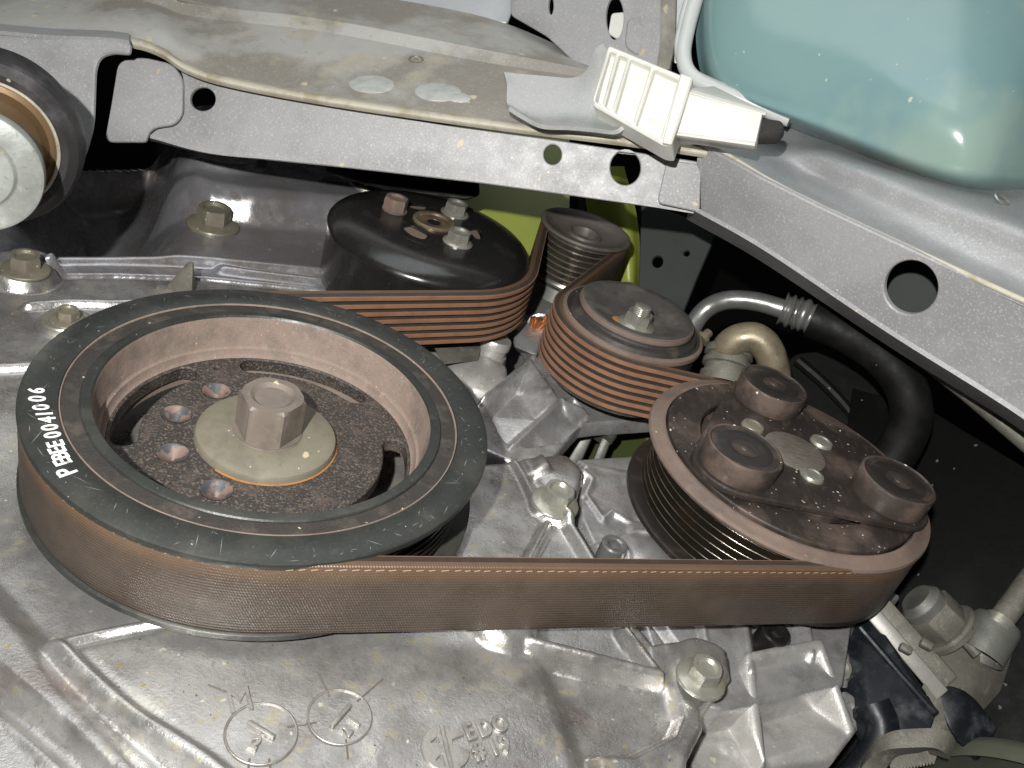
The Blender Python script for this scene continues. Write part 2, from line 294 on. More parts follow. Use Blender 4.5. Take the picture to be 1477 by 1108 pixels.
def patch(rows, nu=40, nv=6, t=.18, smooth_v=True):
    """sheet through rows of points, given a thickness on its far side"""
    rows = [cat(r, max(2, nu//max(1, len(r)-1))) for r in rows]; m = min(len(r) for r in rows); rows = [r[np.round(np.linspace(0, len(r)-1, m)).astype(int)] for r in rows]
    g = np.array(rows); g = np.stack([cat(g[:, i], nv) for i in range(m)], 1) if smooth_v else g
    nr, nc = g.shape[:2]; du = np.gradient(g, axis=1); dv = np.gradient(g, axis=0); n = np.cross(du, dv); n /= np.maximum(np.linalg.norm(n, axis=2), 1e-9)[..., None]
    if (n.reshape(-1, 3).mean(0) @ (CAM-g.reshape(-1, 3).mean(0))) < 0: n = -n
    A = g.reshape(-1, 3); B = (g-n*t).reshape(-1, 3); V = np.vstack([A, B]); F = []; k = nr*nc; ix = lambda i, j: i*nc+j
    for i in range(nr-1):
        for j in range(nc-1):
            q = (ix(i, j), ix(i, j+1), ix(i+1, j+1), ix(i+1, j)); F.append(q); F.append(tuple(a+k for a in q[::-1]))
    ring = [ix(0, j) for j in range(nc)] + [ix(i, nc-1) for i in range(1, nr)] + [ix(nr-1, j) for j in range(nc-2, -1, -1)] + [ix(i, 0) for i in range(nr-2, 0, -1)]
    for a, b in zip(ring, ring[1:]+ring[:1]): F.append((a, a+k, b+k, b))
    bm = bmesh.new(); vs = [bm.verts.new(q) for q in V]
    for f in F:
        try: bm.faces.new([vs[i] for i in f])
        except ValueError: pass
    return bm
def hull(pts, bev=.3, seg=3):
    bm = bmesh.new(); vs = [bm.verts.new(tuple(p)) for p in pts]; bmesh.ops.convex_hull(bm, input=vs)
    bmesh.ops.delete(bm, geom=[v for v in bm.verts if not v.link_faces], context='VERTS')
    bmesh.ops.dissolve_limit(bm, angle_limit=rad(4), verts=bm.verts, edges=bm.edges)
    if bev: bmesh.ops.bevel(bm, geom=list(bm.edges), offset=bev, segments=seg, profile=.5, affect='EDGES', clamp_overlap=True)
    return bm
def facets(pts, faces, bev=.12, seg=2):
    bm = bmesh.new(); vs = [bm.verts.new(tuple(p)) for p in pts]
    for f in faces: bm.faces.new([vs[i] for i in f])
    bmesh.ops.recalc_face_normals(bm, faces=bm.faces)
    if bev: bmesh.ops.bevel(bm, geom=[e for e in bm.edges if len(e.link_faces) == 2], offset=bev, segments=seg, profile=.5, affect='EDGES', clamp_overlap=True)
    return bm
def box(c, s, fr=None, bev=.05, seg=2):
    """box of size s at c in frame fr (rows = axes)"""
    fr = np.eye(3) if fr is None else np.array(fr); c = np.array(c, float)
    return hull([c + (np.array([i, j, k])*np.array(s)/2) @ fr for i in (-1, 1) for j in (-1, 1) for k in (-1, 1)], bev, seg)
# --- castings: a thick height field inside an outline, with ribs, bosses, pockets
def sdp(P, poly):
    P = np.asarray(P); d = np.full(len(P), 1e9); ins = np.zeros(len(P), bool); near = np.zeros_like(P)
    for a, b in zip(poly, np.roll(poly, -1, 0)):
        e = b-a; t = np.clip(((P-a) @ e)/max(e @ e, 1e-9), 0, 1); q = a+t[:, None]*e; dd = np.linalg.norm(P-q, axis=1); m = dd < d; d[m] = dd[m]; near[m] = q[m]
        c = ((a[1] <= P[:, 1]) != (b[1] <= P[:, 1])); xx = a[0]+(P[:, 1]-a[1])/(e[1] if abs(e[1]) > 1e-9 else 1e-9)*e[0]; ins ^= c & (P[:, 0] < xx)
    return np.where(ins, d, -d), near
def dline(P, ln):
    d = np.full(len(P), 1e9)
    for a, b in zip(ln[:-1], ln[1:]):
        e = b-a; t = np.clip(((P-a) @ e)/max(e @ e, 1e-9), 0, 1); d = np.minimum(d, np.linalg.norm(P-(a+t[:, None]*e), axis=1))
    return d
ss = lambda t: np.clip(t, 0, 1)**2*(3-2*np.clip(t, 0, 1))
def XY(pts, z): return np.array([U([p[:2]], p[2] if len(p) > 2 else z)[0][:2] for p in pts])
def field(P, zref, feats):
    z = np.full(len(P), zref, float); rid = np.zeros(len(P)); ribs = []
    for f in feats:
        k = f[0]
        px = XY(f[1], zref)
        if k == 'plat': z += f[2]*ss(sdp(P, px)[0]/f[3]+.5)
        elif k == 'ridge': rid = np.maximum(rid, f[3]*ss((f[2]-dline(P, cat(px, 5) if len(px) > 2 else px))/(f[2]*.75)))
        elif k == 'groove': z -= f[3]*ss((f[2]-dline(P, cat(px, 5) if len(px) > 2 else px))/(f[2]*.8))
        elif k == 'boss': z += f[3]*ss((f[2]-np.linalg.norm(P-px[0], axis=1))/f[4]+.5)
        elif k == 'dome': z += f[3]*np.sqrt(np.clip(1-(np.linalg.norm(P-px[0], axis=1)/f[2])**2, 0, 1))
        elif k == 'tilt': z += f[2]*np.clip((P-px[0]) @ (px[1]-px[0])/((px[1]-px[0]) @ (px[1]-px[0])), 0, 1)
        elif k == 'facet':
            a, b, c = px; za, zb_, zc_ = (q[2] for q in f[1]); dt = (b[0]-a[0])*(c[1]-a[1])-(c[0]-a[0])*(b[1]-a[1])
            l1 = ((P[:, 0]-a[0])*(c[1]-a[1])-(c[0]-a[0])*(P[:, 1]-a[1]))/dt; l2 = ((b[0]-a[0])*(P[:, 1]-a[1])-(P[:, 0]-a[0])*(b[1]-a[1]))/dt
            m = (l1 > -.06) & (l2 > -.06) & (l1+l2 < 1.06); z[m] = (za + l1*(zb_-za) + l2*(zc_-za))[m]
        elif k == 'rib': ribs.append((px, [q[2] for q in f[1]], f[2]))
    z = z + rid
    for px, zz, w in ribs:
        for i in range(len(px)-1):
            e = px[i+1]-px[i]; t = np.clip(((P-px[i]) @ e)/(e @ e), 0, 1); d = np.linalg.norm(P-(px[i]+t[:, None]*e), axis=1); zr = zz[i]+t*(zz[i+1]-zz[i])
            u = np.clip(d/w, 0, 1); z = np.maximum(z, zr - w*(1-np.sqrt(1-u*u)) - np.maximum(d-w, 0)*4.0)
    return z
def casting(outline_px, zref, feats, depth, res=.12, edge=.25, blur=1, flaw=.005, thin=None):
    poly = XY(outline_px, zref); lo_, hi_ = poly.min(0)-res*2, poly.max(0)+res*2
    xs, ys = np.arange(lo_[0], hi_[0]+res, res), np.arange(lo_[1], hi_[1]+res, res); nx, ny = len(xs), len(ys)
    P = np.stack(np.meshgrid(xs, ys), -1).reshape(-1, 2); sd, near = sdp(P, poly)
    z = field(P, zref, feats).reshape(ny, nx)
    for _ in range(blur):
        zp_ = np.pad(z, 1, mode='edge'); z = (zp_[:-2, 1:-1]+zp_[2:, 1:-1]+zp_[1:-1, :-2]+zp_[1:-1, 2:]+2*zp_[1:-1, 1:-1])/6
    z = z.ravel() + flaw*np.sin(P[:, 0]*2.1+1.3*np.sin(P[:, 1]*1.7)) + flaw*.7*np.sin(P[:, 1]*3.3+1.1*np.sin(P[:, 0]*2.9))
    cellin = (sd.reshape(ny, nx) > -res*.5); q = cellin[:-1, :-1] & cellin[1:, :-1] & cellin[:-1, 1:] & cellin[1:, 1:]
    ii, jj = np.nonzero(q); k = lambda i, j: i*nx+j
    F = np.stack([k(ii, jj), k(ii, jj+1), k(ii+1, jj+1), k(ii+1, jj)], 1)
    used = np.unique(F); mp = -np.ones(nx*ny, int); mp[used] = np.arange(len(used)); F = mp[F]; n = len(used)
    E = np.vstack([F[:, [0, 1]], F[:, [1, 2]], F[:, [2, 3]], F[:, [3, 0]]]); key = E[:, 0]*n+E[:, 1]; bd = E[~np.isin(E[:, 1]*n+E[:, 0], key)]
    bv = np.unique(bd); PP = P[used].copy(); sdn = np.maximum(sd[used], 0); PP[bv] = near[used][bv]; sdn[bv] = 0
    e = np.clip(sdn/edge, 0, 1); V = np.c_[PP, z[used] - edge*(1-np.sqrt(1-(1-e)**2))]
    zs = V[bv, 2].copy(); m2 = -np.ones(n, int); m2[bv] = n+np.arange(len(bv)); V2 = V[bv].copy(); V2[:, 2] = zref-depth if thin is None else V[bv, 2]-thin
    FF = [tuple(f) for f in F] + [(b, a, m2[a], m2[b]) for a, b in bd]
    return np.vstack([V, V2]), FF
def text_mesh(s, size, ext, bev=0.0, off=0.0):
    c = bpy.data.curves.new('lettering', 'FONT'); c.body = s; c.size = size; c.extrude = ext; c.bevel_depth = bev; c.offset = off; c.align_x = 'CENTER'; c.align_y = 'CENTER'; c.resolution_u = 3
    o = bpy.data.objects.new('lettering', c); COL.objects.link(o); dg = bpy.context.evaluated_depsgraph_get(); me = bpy.data.meshes.new_from_object(o.evaluated_get(dg))
    V = np.array([v.co[:] for v in me.vertices]); F = [tuple(p.vertices) for p in me.polygons]
    bpy.data.objects.remove(o); bpy.data.curves.remove(c); bpy.data.meshes.remove(me); return V, F
def put(vf, o, ex, ey, n): V = vf[0]; return np.array(o) + V[:, :1]*np.array(ex) + V[:, 1:2]*np.array(ey) + V[:, 2:3]*np.array(n), vf[1]
# --- bolts (local, axis z, seat at z = 0)
def hexp(r, n=6): t = np.arange(n)*2*math.pi/n; return np.c_[np.cos(t)*r, np.sin(t)*r]
def bolt_mesh(name, m, hr=.66, hh=.80, fr=1.0, fh=.16, dish=True, stud=False, socket=False):
    parts = [lathe([(0, .0), (fr, 0), (fr, fh*.5), (fr*.97, fh*.8), (hr*1.02, fh*1.5), (0, fh*1.5)], seg=32)]
    t = 48; th = np.arange(t)*2*math.pi/t; hx = hr*math.cos(math.pi/6)/np.cos((th % (math.pi/3))-math.pi/6)
    rows = [(hx, fh), (hx, hh-.10), (np.minimum(hx, hr*.90), hh)]
    if socket: rows = [(np.full(t, hr), .0), (np.full(t, hr), hh-.08), (np.full(t, hr*.92), hh), (np.full(t, hr*.62), hh), (hx*.52, hh-.05), (hx*.52, hh-.45), (hx*0+.01, hh-.45)]; parts = []
    elif dish: rows += [(np.full(t, hr*.66), hh), (np.full(t, hr*.52), hh-.12), (np.full(t, .01), hh-.14)]
    else: rows += [(np.full(t, .01), hh+.02)]
    V, F = [], []
    for r, z in rows: V += [(r[i]*math.cos(th[i]), r[i]*math.sin(th[i]), z) for i in range(t)]
    for a in range(len(rows)-1):
        for i in range(t): j = (i+1) % t; F.append((a*t+i, a*t+j, (a+1)*t+j, (a+1)*t+i))
    parts.append((V, F))
    if stud: parts.append(lathe([(hr*.62, hh-.1)] + [(hr*(.62 if k % 2 else .55), hh+.05*k) for k in range(9)] + [(hr*.3, hh+.45), (0, hh+.42)], seg=28))
    V, F = merge(*parts); me = bpy.data.meshes.new(name); me.from_pydata(V, [], F); me.materials.append(m)
    bm = bmesh.new(); bm.from_mesh(me); bmesh.ops.recalc_face_normals(bm, faces=bm.faces); bm.to_mesh(me); bm.free()
    me.polygons.foreach_set('use_smooth', np.ones(len(me.polygons), bool)); me.set_sharp_from_angle(angle=rad(28)); return me
BOLT = bolt_mesh('flange_bolt', ZINC); BOLTD = bolt_mesh('dark_flange_bolt', OLIVE); SOCK = bolt_mesh('socket_screw', TUBE, hr=.62, hh=1.0, socket=True); BOLTW = bolt_mesh('washer_bolt', ZINC, hr=.70, hh=.72, fr=.88, fh=.1); NUT = bolt_mesh('nut', ZINC, stud=True, hr=.7, hh=.75, fr=.95)
def bolt(name, me, loc, parent, axis=(0, 0, 1), s=1.0, spin=.3):
    o = bpy.data.objects.new(name, me); o.rotation_mode = 'QUATERNION'
    o.rotation_quaternion = Vector((0, 0, 1)).rotation_difference(Vector(axis)) @ Matrix.Rotation(spin, 3, 'Z').to_quaternion(); o.scale = (s, s, s); return reg(o, loc, parent)
Z0 = ZPlane(0)
# ================================================================== TIMING COVER
ZC = -4.3
cover_out = [(-230, 1270), (-230, 440), (-130, 436), (-20, 408), (60, 401), (160, 400), (300, 404), (480, 424), (600, 560), (690, 668), (815, 660), (838, 690), (830, 734), (824, 752), (859, 813), (927, 908), (952, 938), (994, 933), (1036, 950), (1044, 995), (1004, 1032), (1008, 1063), (985, 1108), (975, 1240)]
cover_feats = [
    ('plat', [(76, 948), (235, 912), (420, 905), (640, 890), (775, 900), (775, 960), (840, 1140), (870, 1240), (410, 1240), (280, 1112)], .55, .9),
    ('ridge', [(-60, 860), (15, 950), (70, 1030), (210, 1180)], 1.15, .5), ('groove', [(-60, 960), (0, 1003), (60, 1055), (150, 1140)], .45, .6),
    ('ridge', [(240, 909), (150, 924), (74, 944)], .32, .42), ('ridge', [(74, 944), (120, 990), (190, 1050), (290, 1120), (380, 1200)], .40, .45),
    ('dome', [(718, 912)], 1.35, .75), ('rib', [(768, 920, -3.25), (860, 943, -3.3), (955, 968, -3.5)], .17), ('rib', [(903, 902, -3.7), (950, 963, -3.6)], .15),
    ('plat', [(945, 935), (1060, 925), (1070, 1240), (860, 1240), (850, 1100), (905, 1100), (962, 1072), (974, 1045), (955, 975)], .55, .35),
    ('boss', [(1010, 978)], 1.25, .25, .2),
    ('ridge', [(712, 640), (742, 670), (765, 712), (775, 740)], .28, .25), ('plat', [(750, 668), (778, 665), (790, 690), (762, 692)], .35, .25),
    ('boss', [(806, 735)], 1.15, .35, .3), ('dome', [(815, 690)], 1.6, .5), ('rib', [(792, 750, -3.75), (758, 815, -3.75), (740, 855, -3.75)], .16), ('ridge', [(812, 752), (850, 815), (905, 905)], .35, .45),
    ('boss', [(30, 400)], 1.5, .7, .5), ('boss', [(98, 470)], 1.2, .25, .2),
    ('ridge', [(40, 445), (100, 441), (170, 442), (300, 436)], .35, .35), ('ridge', [(75, 396), (150, 392), (260, 395)], .22, .25), ('ridge', [(-60, 535), (30, 532), (90, 528)], .4, .3),
]
cover = thing('timing_cover', 'big stained cast aluminium engine front cover behind the large crank pulley, with raised EDO lettering', 'engine cover', U([(400, 1000)], ZC-2)[0])
obj('cover_casting', casting(cover_out, ZC, cover_feats, 3.0, .085), [ALU], cover, ang=60)
def zc(px): p = U([px], ZC)[:, :2]; return float(field(p, ZC, cover_feats)[0])
def onc(px, dz=0.0):                            # the point of the cover seen at a pixel
    z = ZC
    for _ in range(6): q = U([px], z)[0]; z = float(field(q[None, :2], ZC, cover_feats)[0])
    return np.array([q[0], q[1], z+dz])
for i, (px, me, s, sp) in enumerate([((800, 726), BOLT, 1.05, .2), ((1010, 980), BOLT, .90, .35)]):
    bolt('flange_bolt', me, onc(px, -.02), cover, s=s, spin=sp)
w = onc((95, 463)); obj('bolt_washer', lathe([(.3, .12), (.95, .12), (1.0, .05), (1.0, -.1)], w), ZINC, cover); bolt('flange_bolt', BOLTD, w+[.15, -.1, .1], cover, s=.75)
q = onc((266, 416)); obj('cast_fin', hull([q+np.array(v) for v in [(-.9, -.6, -.2), (.7, -.6, -.2), (.5, .3, -.2), (-.5, .3, -.2), (.28, .1, 1.7), (.42, -.15, 1.6), (.05, -.1, 1.55)]], .12, 2), CREAM, cover)
ZH = -4.45
head_feats = [
    ('ridge', [(84, 377), (160, 376), (260, 379), (330, 384), (480, 398)], .5, .5), ('ridge', [(320, 392), (400, 402), (490, 412)], .4, .4), ('ridge', [(10, 450), (50, 415), (78, 392)], .35, .35),
    ('plat', [(232, 285), (262, 300), (300, 313), (360, 323), (480, 331), (620, 335), (620, 150), (232, 150)], 2.0, 1.6),
    ('boss', [(312, 268)], 2.6, .5, .5), ('ridge', [(240, 292), (292, 312), (360, 323), (480, 331)], .6, .25), ('plat', [(380, 240), (560, 262), (560, 150), (330, 150)], 1.1, .8),
    ('plat', [(85, 352), (60, 190), (238, 190), (228, 270), (206, 352)], -5.0, 5.0),  # pit shaped this deep so the corner goes black with shade
    ('boss', [(35, 396)], 1.5, .8, .5),
]
head = thing('cylinder_head', 'dark oily cast aluminium cylinder head behind the top of the large crank pulley', 'cylinder head', U([(300, 330)], ZH-3)[0])
obj('head_casting', casting([(-140, 432), (-100, 235), (60, 190), (520, 190), (520, 330), (474, 419), (300, 401.5), (160, 397), (60, 398), (-20, 405), (-130, 432)], ZH, head_feats, 6.0, .10, .2, 4), [ALUD], head, ang=60)
def onh(px, dz=0.0):
    z = ZH
    for _ in range(8): q = U([px], z)[0]; z = float(field(q[None, :2], ZH, head_feats)[0])
    return np.array([q[0], q[1], z+dz])
for px, me, k, sp in (((313, 268), BOLTD, 1.5, .5), ((37, 390), BOLTD, 1.05, .1), ((530, 268), BOLT, 1.2, .7)): bolt('flange_bolt', me, onh(px, -.02), head, s=k, spin=sp)
GRIME = mat('corner_grime', (.10, .085, .075), .0, .8, [((.2, .18, .16), 3, .5, .7, .7)])
LETT = mat('cast_lettering', (.37, .355, .33), .65, .40, [((.22, .20, .18), 2, .45, .66, .7)], [(.3, 9)])
# raised casting marks
def raised(parent, name, s, px, px2, size, z, m=LETT, ext=.055):
    a, b = U([px, px2], z); ex = (b-a)/np.linalg.norm(b-a); ey = np.cross([0, 0, 1], ex); t_ = text_mesh(s, size, ext, 0 if s == 'M' else .03, 0 if s == 'M' else .012); t_[0][:, 0] *= .82; g_ = text_mesh(s, size, .004, 0, 0 if s == 'M' else .034); g_[0][:, 0] *= .82; obj('grime_outline', put(g_, a+[0, 0, .016], ex, ey, (0, 0, 1)), GRIME, parent); return obj(name, put(t_, a, ex, ey, (0, 0, 1)), m, parent, ang=50)
zp = zc((560, 1040))
for s, p, sz in (('E', (677, 1057), .76), ('D', (699, 1052), .76), ('O', (721, 1046), .76), ('#', (690, 1085), .72), ('1', (712, 1080), .74), ('9', (728, 1075), .74)):
    raised(cover, 'raised_letter', s, p, (p[0]+20, p[1]-5.5), sz, zp+.02)
raised(cover, 'raised_letter', 'M', (346, 1012), (366, 1008), 1.15, zp+.02)
def disc_mark(px, r, bar, marks):
    c = U([px], zp)[0]
    rg = obj('date_clock_ring', lathe([(r+.015, -.05), (r+.015, .04), (r, .05), (r-.03, .04), (r-.03, -.05)], c, seg=64), LETT, cover); obj('grime_outline', lathe([(r+.05, .012), (r+.01, .016)], c, seg=64), GRIME, cover)
    a, b = U(bar, zp); d = (b-a)/np.linalg.norm(b-a); n = np.cross([0, 0, 1], d)
    obj('date_clock_bar', box((a+b)/2+[0, 0, .05], (np.linalg.norm(b-a), .16, .14), [d, n, (0, 0, 1)], .05), LETT, cover)
    for s, p, p2, sz in marks: raised(cover, 'raised_letter', s, p, p2, sz, zp+.02)
disc_mark((377, 1058), .98, [(357, 1043), (396, 1066)], [('2', (368, 1074), (378, 1079), .55)])
disc_mark((490, 1034), .93, [(477, 1050), (505, 1018)], [('2', (499, 1056), (506, 1048), .5), ('1', (511, 1043), (518, 1035), .5)])
for ln in ([(414, 1049), (457, 1042)], [(475, 1005), (458, 970)], [(515, 1012), (552, 980)], [(499, 1067), (502, 1095)], [(365, 1025), (357, 990)], [(330, 1000), (300, 988)], [(360, 1095), (356, 1125)], [(388, 1095), (392, 1125)]):
    a, b = U(ln, zp); obj('casting_line', tube([a+[0, 0, .012], (a+b)/2+[0, 0, .018], b+[0, 0, .008]], .028, 6), GRIME, cover)
# foundry emblem: a split disc with a notched right side
c = U([(643, 1080)], zp)[0]; ax, ay = U([(643, 1080), (650, 1110)], zp); ey = -(ay-ax)/np.linalg.norm(ay-ax); ex = np.cross(ey, [0, 0, 1]); ep = ZPlane(0); ep.o = c; ep.ex = ex; ep.ey = ey
ep.ex = ex*.82; ep.ey = ey*.82
tl = [(-.06, -.92)] + [tuple(.92*np.array([math.cos(t), math.sin(t)])) for t in np.linspace(rad(262), rad(98), 16)] + [(-.06, .92)]
hl = [(-.06, -.92)] + [tuple(.92*np.array([math.cos(t), math.sin(t)])) for t in np.linspace(rad(262), rad(98), 16)] + [(-.06, .92)]
hr_ = [(.10, -.91), (.32, -.86), (.58, -.70), (.76, -.48), (.84, -.22), (.28, .10), (.30, .30), (.80, .44), (.62, .68), (.36, .85), (.10, .91)]
obj('raised_emblem', merge(plate(ep, hl, [rnd([(-.55, .25), (-.2, .5), (-.2, .2)], .05), rnd([(-.5, -.45), (-.2, -.2), (-.2, -.75)], .05)], .2, .02, h=.08), plate(ep, hr_, (), .2, .02, h=.08)), LETT, cover)
# ================================================================== CRANK PULLEY
PUL = 3.05
crank = thing('crank_pulley', 'large dark crank pulley with white stamped number and a dished dusty centre', 'pulley', (0, 0, -4.2))
obj('outer_ring', lathe([(6.80, -.10), (6.82, -.02), (6.86, 0), (7.9, 0), (7.98, -.04), (8.0, -.12), (7.98, -.26), (7.5, -.34), (6.8, -.36)], seg=192, closed=True), CRANK, crank)
def grooves(rg, rt, zt, zb, n, r_in):
    pr = [(r_in, zt), (rt, zt)]; p = (zt-zb)/n
    for i in range(n):
        z = zt-p*i; pr += [(rt, z-.10*p), (rg, z-.38*p), (rg, z-.62*p), (rt, z-.90*p)]
    return pr + [(rt, zb), (r_in, zb)]
obj('groove_ring', lathe(grooves(7.15, 7.45, -.40, -2.98, 7, 6.5), seg=160, closed=True), GROOVED, crank)
obj('rear_flange', lathe([(6.5, -2.98), (7.95, -2.98), (8.05, -3.05), (8.05, -3.25), (7.9, -3.32), (6.5, -3.32)], seg=160, closed=True), CRANK, crank)
obj('rubber_ring', lathe([(6.20, -.30), (6.20, -.10), (6.26, -.09), (6.5, -.13), (6.76, -.09), (6.80, -.10), (6.80, -.4)], seg=160), DUSTD, crank)
obj('rubber_lip', lathe([(6.80, -.06), (6.79, -.02), (6.755, -.03), (6.74, -.08)], seg=160), DUST, crank)
obj('hub_rim', lathe([(6.20, -3.2), (6.20, -.06), (6.16, -.01), (6.10, 0), (5.86, 0), (5.82, -.05), (5.80, -.08)], seg=160), CRANK, crank)
obj('hub_bore', lathe([(5.80, -.08), (5.76, -.2), (5.66, -1.35), (5.62, -1.42), (5.55, -1.46), (5.50, -1.66), (5.44, -1.76), (5.40, -1.79), (5.38, -2.7)], seg=160), DUST, crank)
def arcslot(r0, r1, a0, a1, n=26):
    t = np.radians(np.linspace(a0, a1, n)); o = np.c_[r1*np.cos(t), r1*np.sin(t)]; i = np.c_[r0*np.cos(t[::-1]), r0*np.sin(t[::-1])]
    rm, rh = (r0+r1)/2, (r1-r0)/2
    e1 = [(rm*math.cos(t[-1])+rh*math.cos(t[-1]+k), rm*math.sin(t[-1])+rh*math.sin(t[-1]+k)) for k in np.linspace(.3, math.pi-.3, 7)]
    e0 = [(rm*math.cos(t[0])+rh*math.cos(t[0]+k), rm*math.sin(t[0])+rh*math.sin(t[0]+k)) for k in np.linspace(math.pi+.3, 2*math.pi-.3, 7)]
    return np.vstack([o, e1, i, e0])
DRILL = mat('drilled_steel', (.058, .060, .065), .1, .6, [((.19, .130, .104), 1.7, .46, .54, .9)], [(.1, 12)])
HP = ZPlane(-1.78); dim = [(147, 3.35), (-176, 3.38), (-137, 3.34), (-96, 3.34)]
dc = [(r*math.cos(rad(a)), r*math.sin(rad(a))) for a, r in dim]
obj('hub_plate', plate(HP, circ((0, 0), 5.42, 120), [arcslot(4.35, 5.28, a, b) for a, b in ((152, 208), (66, 120), (-30, 24), (-118, -62))] + [circ(p, .50, 28) for p in dc] + [circ((5.0*math.cos(rad(134)), 4.55*math.sin(rad(134))), .12, 14)], .55, .05), ROUGHB, crank)
for p in dc: obj('balance_hole', lathe([(.53, .012), (.50, 0), (.46, -.05), (.02, -.36)], (*p, -1.78), seg=32), DRILL, crank)
hb = obj('hub_centre', lathe([(2.6, -2.0), (2.45, -2.6), (2.3, -3.9), (0, -3.9)], seg=64), DULL, crank)
bw = obj('bolt_washer', lathe([(2.54, -1.9), (2.54, -1.62), (2.48, -1.50), (2.30, -1.42), (1.2, -1.36), (0, -1.36)], seg=96), OLIVE, crank)
obj('rust_ring', lathe([(2.54, -1.755), (2.59, -1.765), (2.60, -1.8)], seg=96, ax0=-1.9, arc=2.9), RUST, crank)
bh = bolt_mesh('crank_bolt', mat('brown_dusted_bolt', (.185, .155, .130), .2, .5, [((.13, .11, .095), .8, .44, .66, .7), ((.24, .205, .17), 2, .54, .72, .6)], [(.2, 9)], [((.5, .43, .28), 1.6, .16, .80)], .1), hr=1.20, hh=1.62, fr=1.26, fh=.06); o = bolt('crank_bolt', bh, (0, 0, -1.37), crank, spin=rad(12))
# white ink number along the outer ring
chars = [('P', -119.8, 7.40, 1.15), ('E', -123.4, 7.29, 1), ('B', -125.6, 7.25, 1), ('E', -127.9, 7.22, 1), ('E', -130.3, 7.17, 1), ('0', -133.9, 7.13, 1), ('0', -137.0, 7.13, 1), ('4', -140.2, 7.14, 1), ('1', -142.7, 7.19, 1), ('0', -145.5, 7.27, 1), ('0', -149.1, 7.38, 1.05), ('6', -152.5, 7.44, 1)]
for ch, an, rr_, sz in chars:
    t = rad(an); er = np.array([math.cos(t), math.sin(t), 0]); et = np.array([math.sin(t), -math.cos(t), 0])
    V, F = text_mesh(ch, sz*.66, .004, 0.0, .016); V[:, 0] *= .92; obj('printed_character', put((V, F), er*rr_+[0, 0, .008], et, er, (0, 0, 1)), WHITE, crank)
# scratches worn through the ring's paint
SV, SF = [], []
for i in range(150):
    a = random.uniform(0, 2*math.pi); r0 = random.uniform(6.95, 7.85); L_ = random.choice([.15, .2, .3, .5, .8])*random.uniform(.5, 1.2); th = random.uniform(0, 3.14)
    p = np.array([r0*math.cos(a), r0*math.sin(a)]); d = np.array([math.cos(th), math.sin(th)])*L_/2; nn = np.array([-d[1], d[0]])/max(L_/2, .01)*random.uniform(.006, .014)
    qs = [p-d, p+nn, p+d, p-nn]
    if all(6.9 < np.linalg.norm(q_) < 7.88 for q_ in qs): k = len(SV); SV += [(*q_, .003) for q_ in qs]; SF.append((k+3, k+2, k+1, k))
SCR = mat('bare_scratch', (.20, .205, .19), .2, .5)
tag(obj('paint_scratch', (SV, SF), SCR, crank), kind='stuff')
# ================================================================== WATER PUMP PULLEY
wc = np.array([1.35, 18.39])
wp = thing('water_pump_pulley', 'glossy black domed pulley with three bolts at the top of the belt run', 'pulley', (*wc, -4))
obj('pulley_rim', lathe([(2.75, .62), (3.6, .61)] + [(3.6+1.97*math.sin(t), .61-.80*(1-math.cos(t))) for t in np.linspace(.15, math.pi/2, 10)] + [(5.57, -.30), (5.50, -.36), (5.50, -3.2), (5.4, -3.3), (2, -3.3)], (*wc, 0), seg=128), BLKG, wp)
WPP = ZPlane(.62); WPP.o = np.array([*wc, .62])
def wpx(px): q = U([px], .62)[0]; return (q[0]-wc[0], q[1]-wc[1])
hs = [rnd([wpx(p) for p in pp], .3) for pp in ([(586, 296), (602, 291), (617, 298), (610, 303), (594, 300)], [(580, 328), (592, 324), (618, 338), (612, 346), (594, 340)], [(678, 331), (690, 329), (698, 340), (690, 346), (679, 338)])]
obj('pulley_face', plate(WPP, circ((0, 0), 2.76, 64), hs, .3, .03, h=.002), BLKG, wp)
obj('shaft_flange', lathe([(2.6, 0), (0, 0)], (*wc, .52), seg=48), AC_DUST, wp)
c = U([(626, 321)], .62)[0]; obj('shaft_nose', lathe([(1.18, -.2), (1.18, .10), (1.10, .17), (.90, .15), (.84, .06), (.40, .02), (.36, -.05), (0, -.05)], (c[0], c[1], .62), seg=40), AMBER, wp)
for px, me in (((569, 303), bolt_mesh('hex_bolt', AC_DUST, hr=.72, fr=.74, fh=.05)), ((656, 308), BOLTW), ((660, 350), BOLTW)): bolt('hex_bolt', me, U([px], .63)[0], wp, s=.92, spin=.5)
# ================================================================== ALTERNATOR
al = np.array([9.38, 26.76])
alt = thing('alternator', 'small ribbed steel alternator pulley on its cast housing in front of the green panel', 'alternator', (*al, -8))
obj('groove_ring', lathe(grooves(2.26, 2.55, -.34, -2.95, 7, 2.0), (*al, 0), seg=96, closed=True), GROOVE2, alt)
for i in range(8):
    z_ = -.34-(2.61/7)*i; obj('glint_crest', lathe([(2.556, z_+.06), (2.585, z_+.03), (2.585, z_-.03), (2.556, z_-.06)], (*al, 0), seg=96), GROOVE, alt)  # proud bright rings stand in for glints on the polished crests
obj('pulley_cup', lathe([(2.55, -.32), (2.84, -.12), (2.93, .02), (2.90, .14), (2.76, .18), (2.56, .12), (2.38, -.06), (2.1, -.20), (1.2, -.36), (1.12, -.34), (1.08, -.20), (.90, -.18), (.84, -.34), (.78, -.7), (0, -.7)], (*al, 0), seg=96), mat('grey_brown_cup', (.115, .098, .085), .1, .5, [((.075, .063, .055), .8, .44, .66, .7), ((.16, .135, .115), 2, .55, .72, .5)], [(.12, 9)]), alt)
obj('rear_flange', lathe([(1.5, -2.96), (2.7, -2.96), (2.74, -3.05), (2.7, -3.2), (1.5, -3.4)], (*al, 0), seg=80), TUBE, alt)
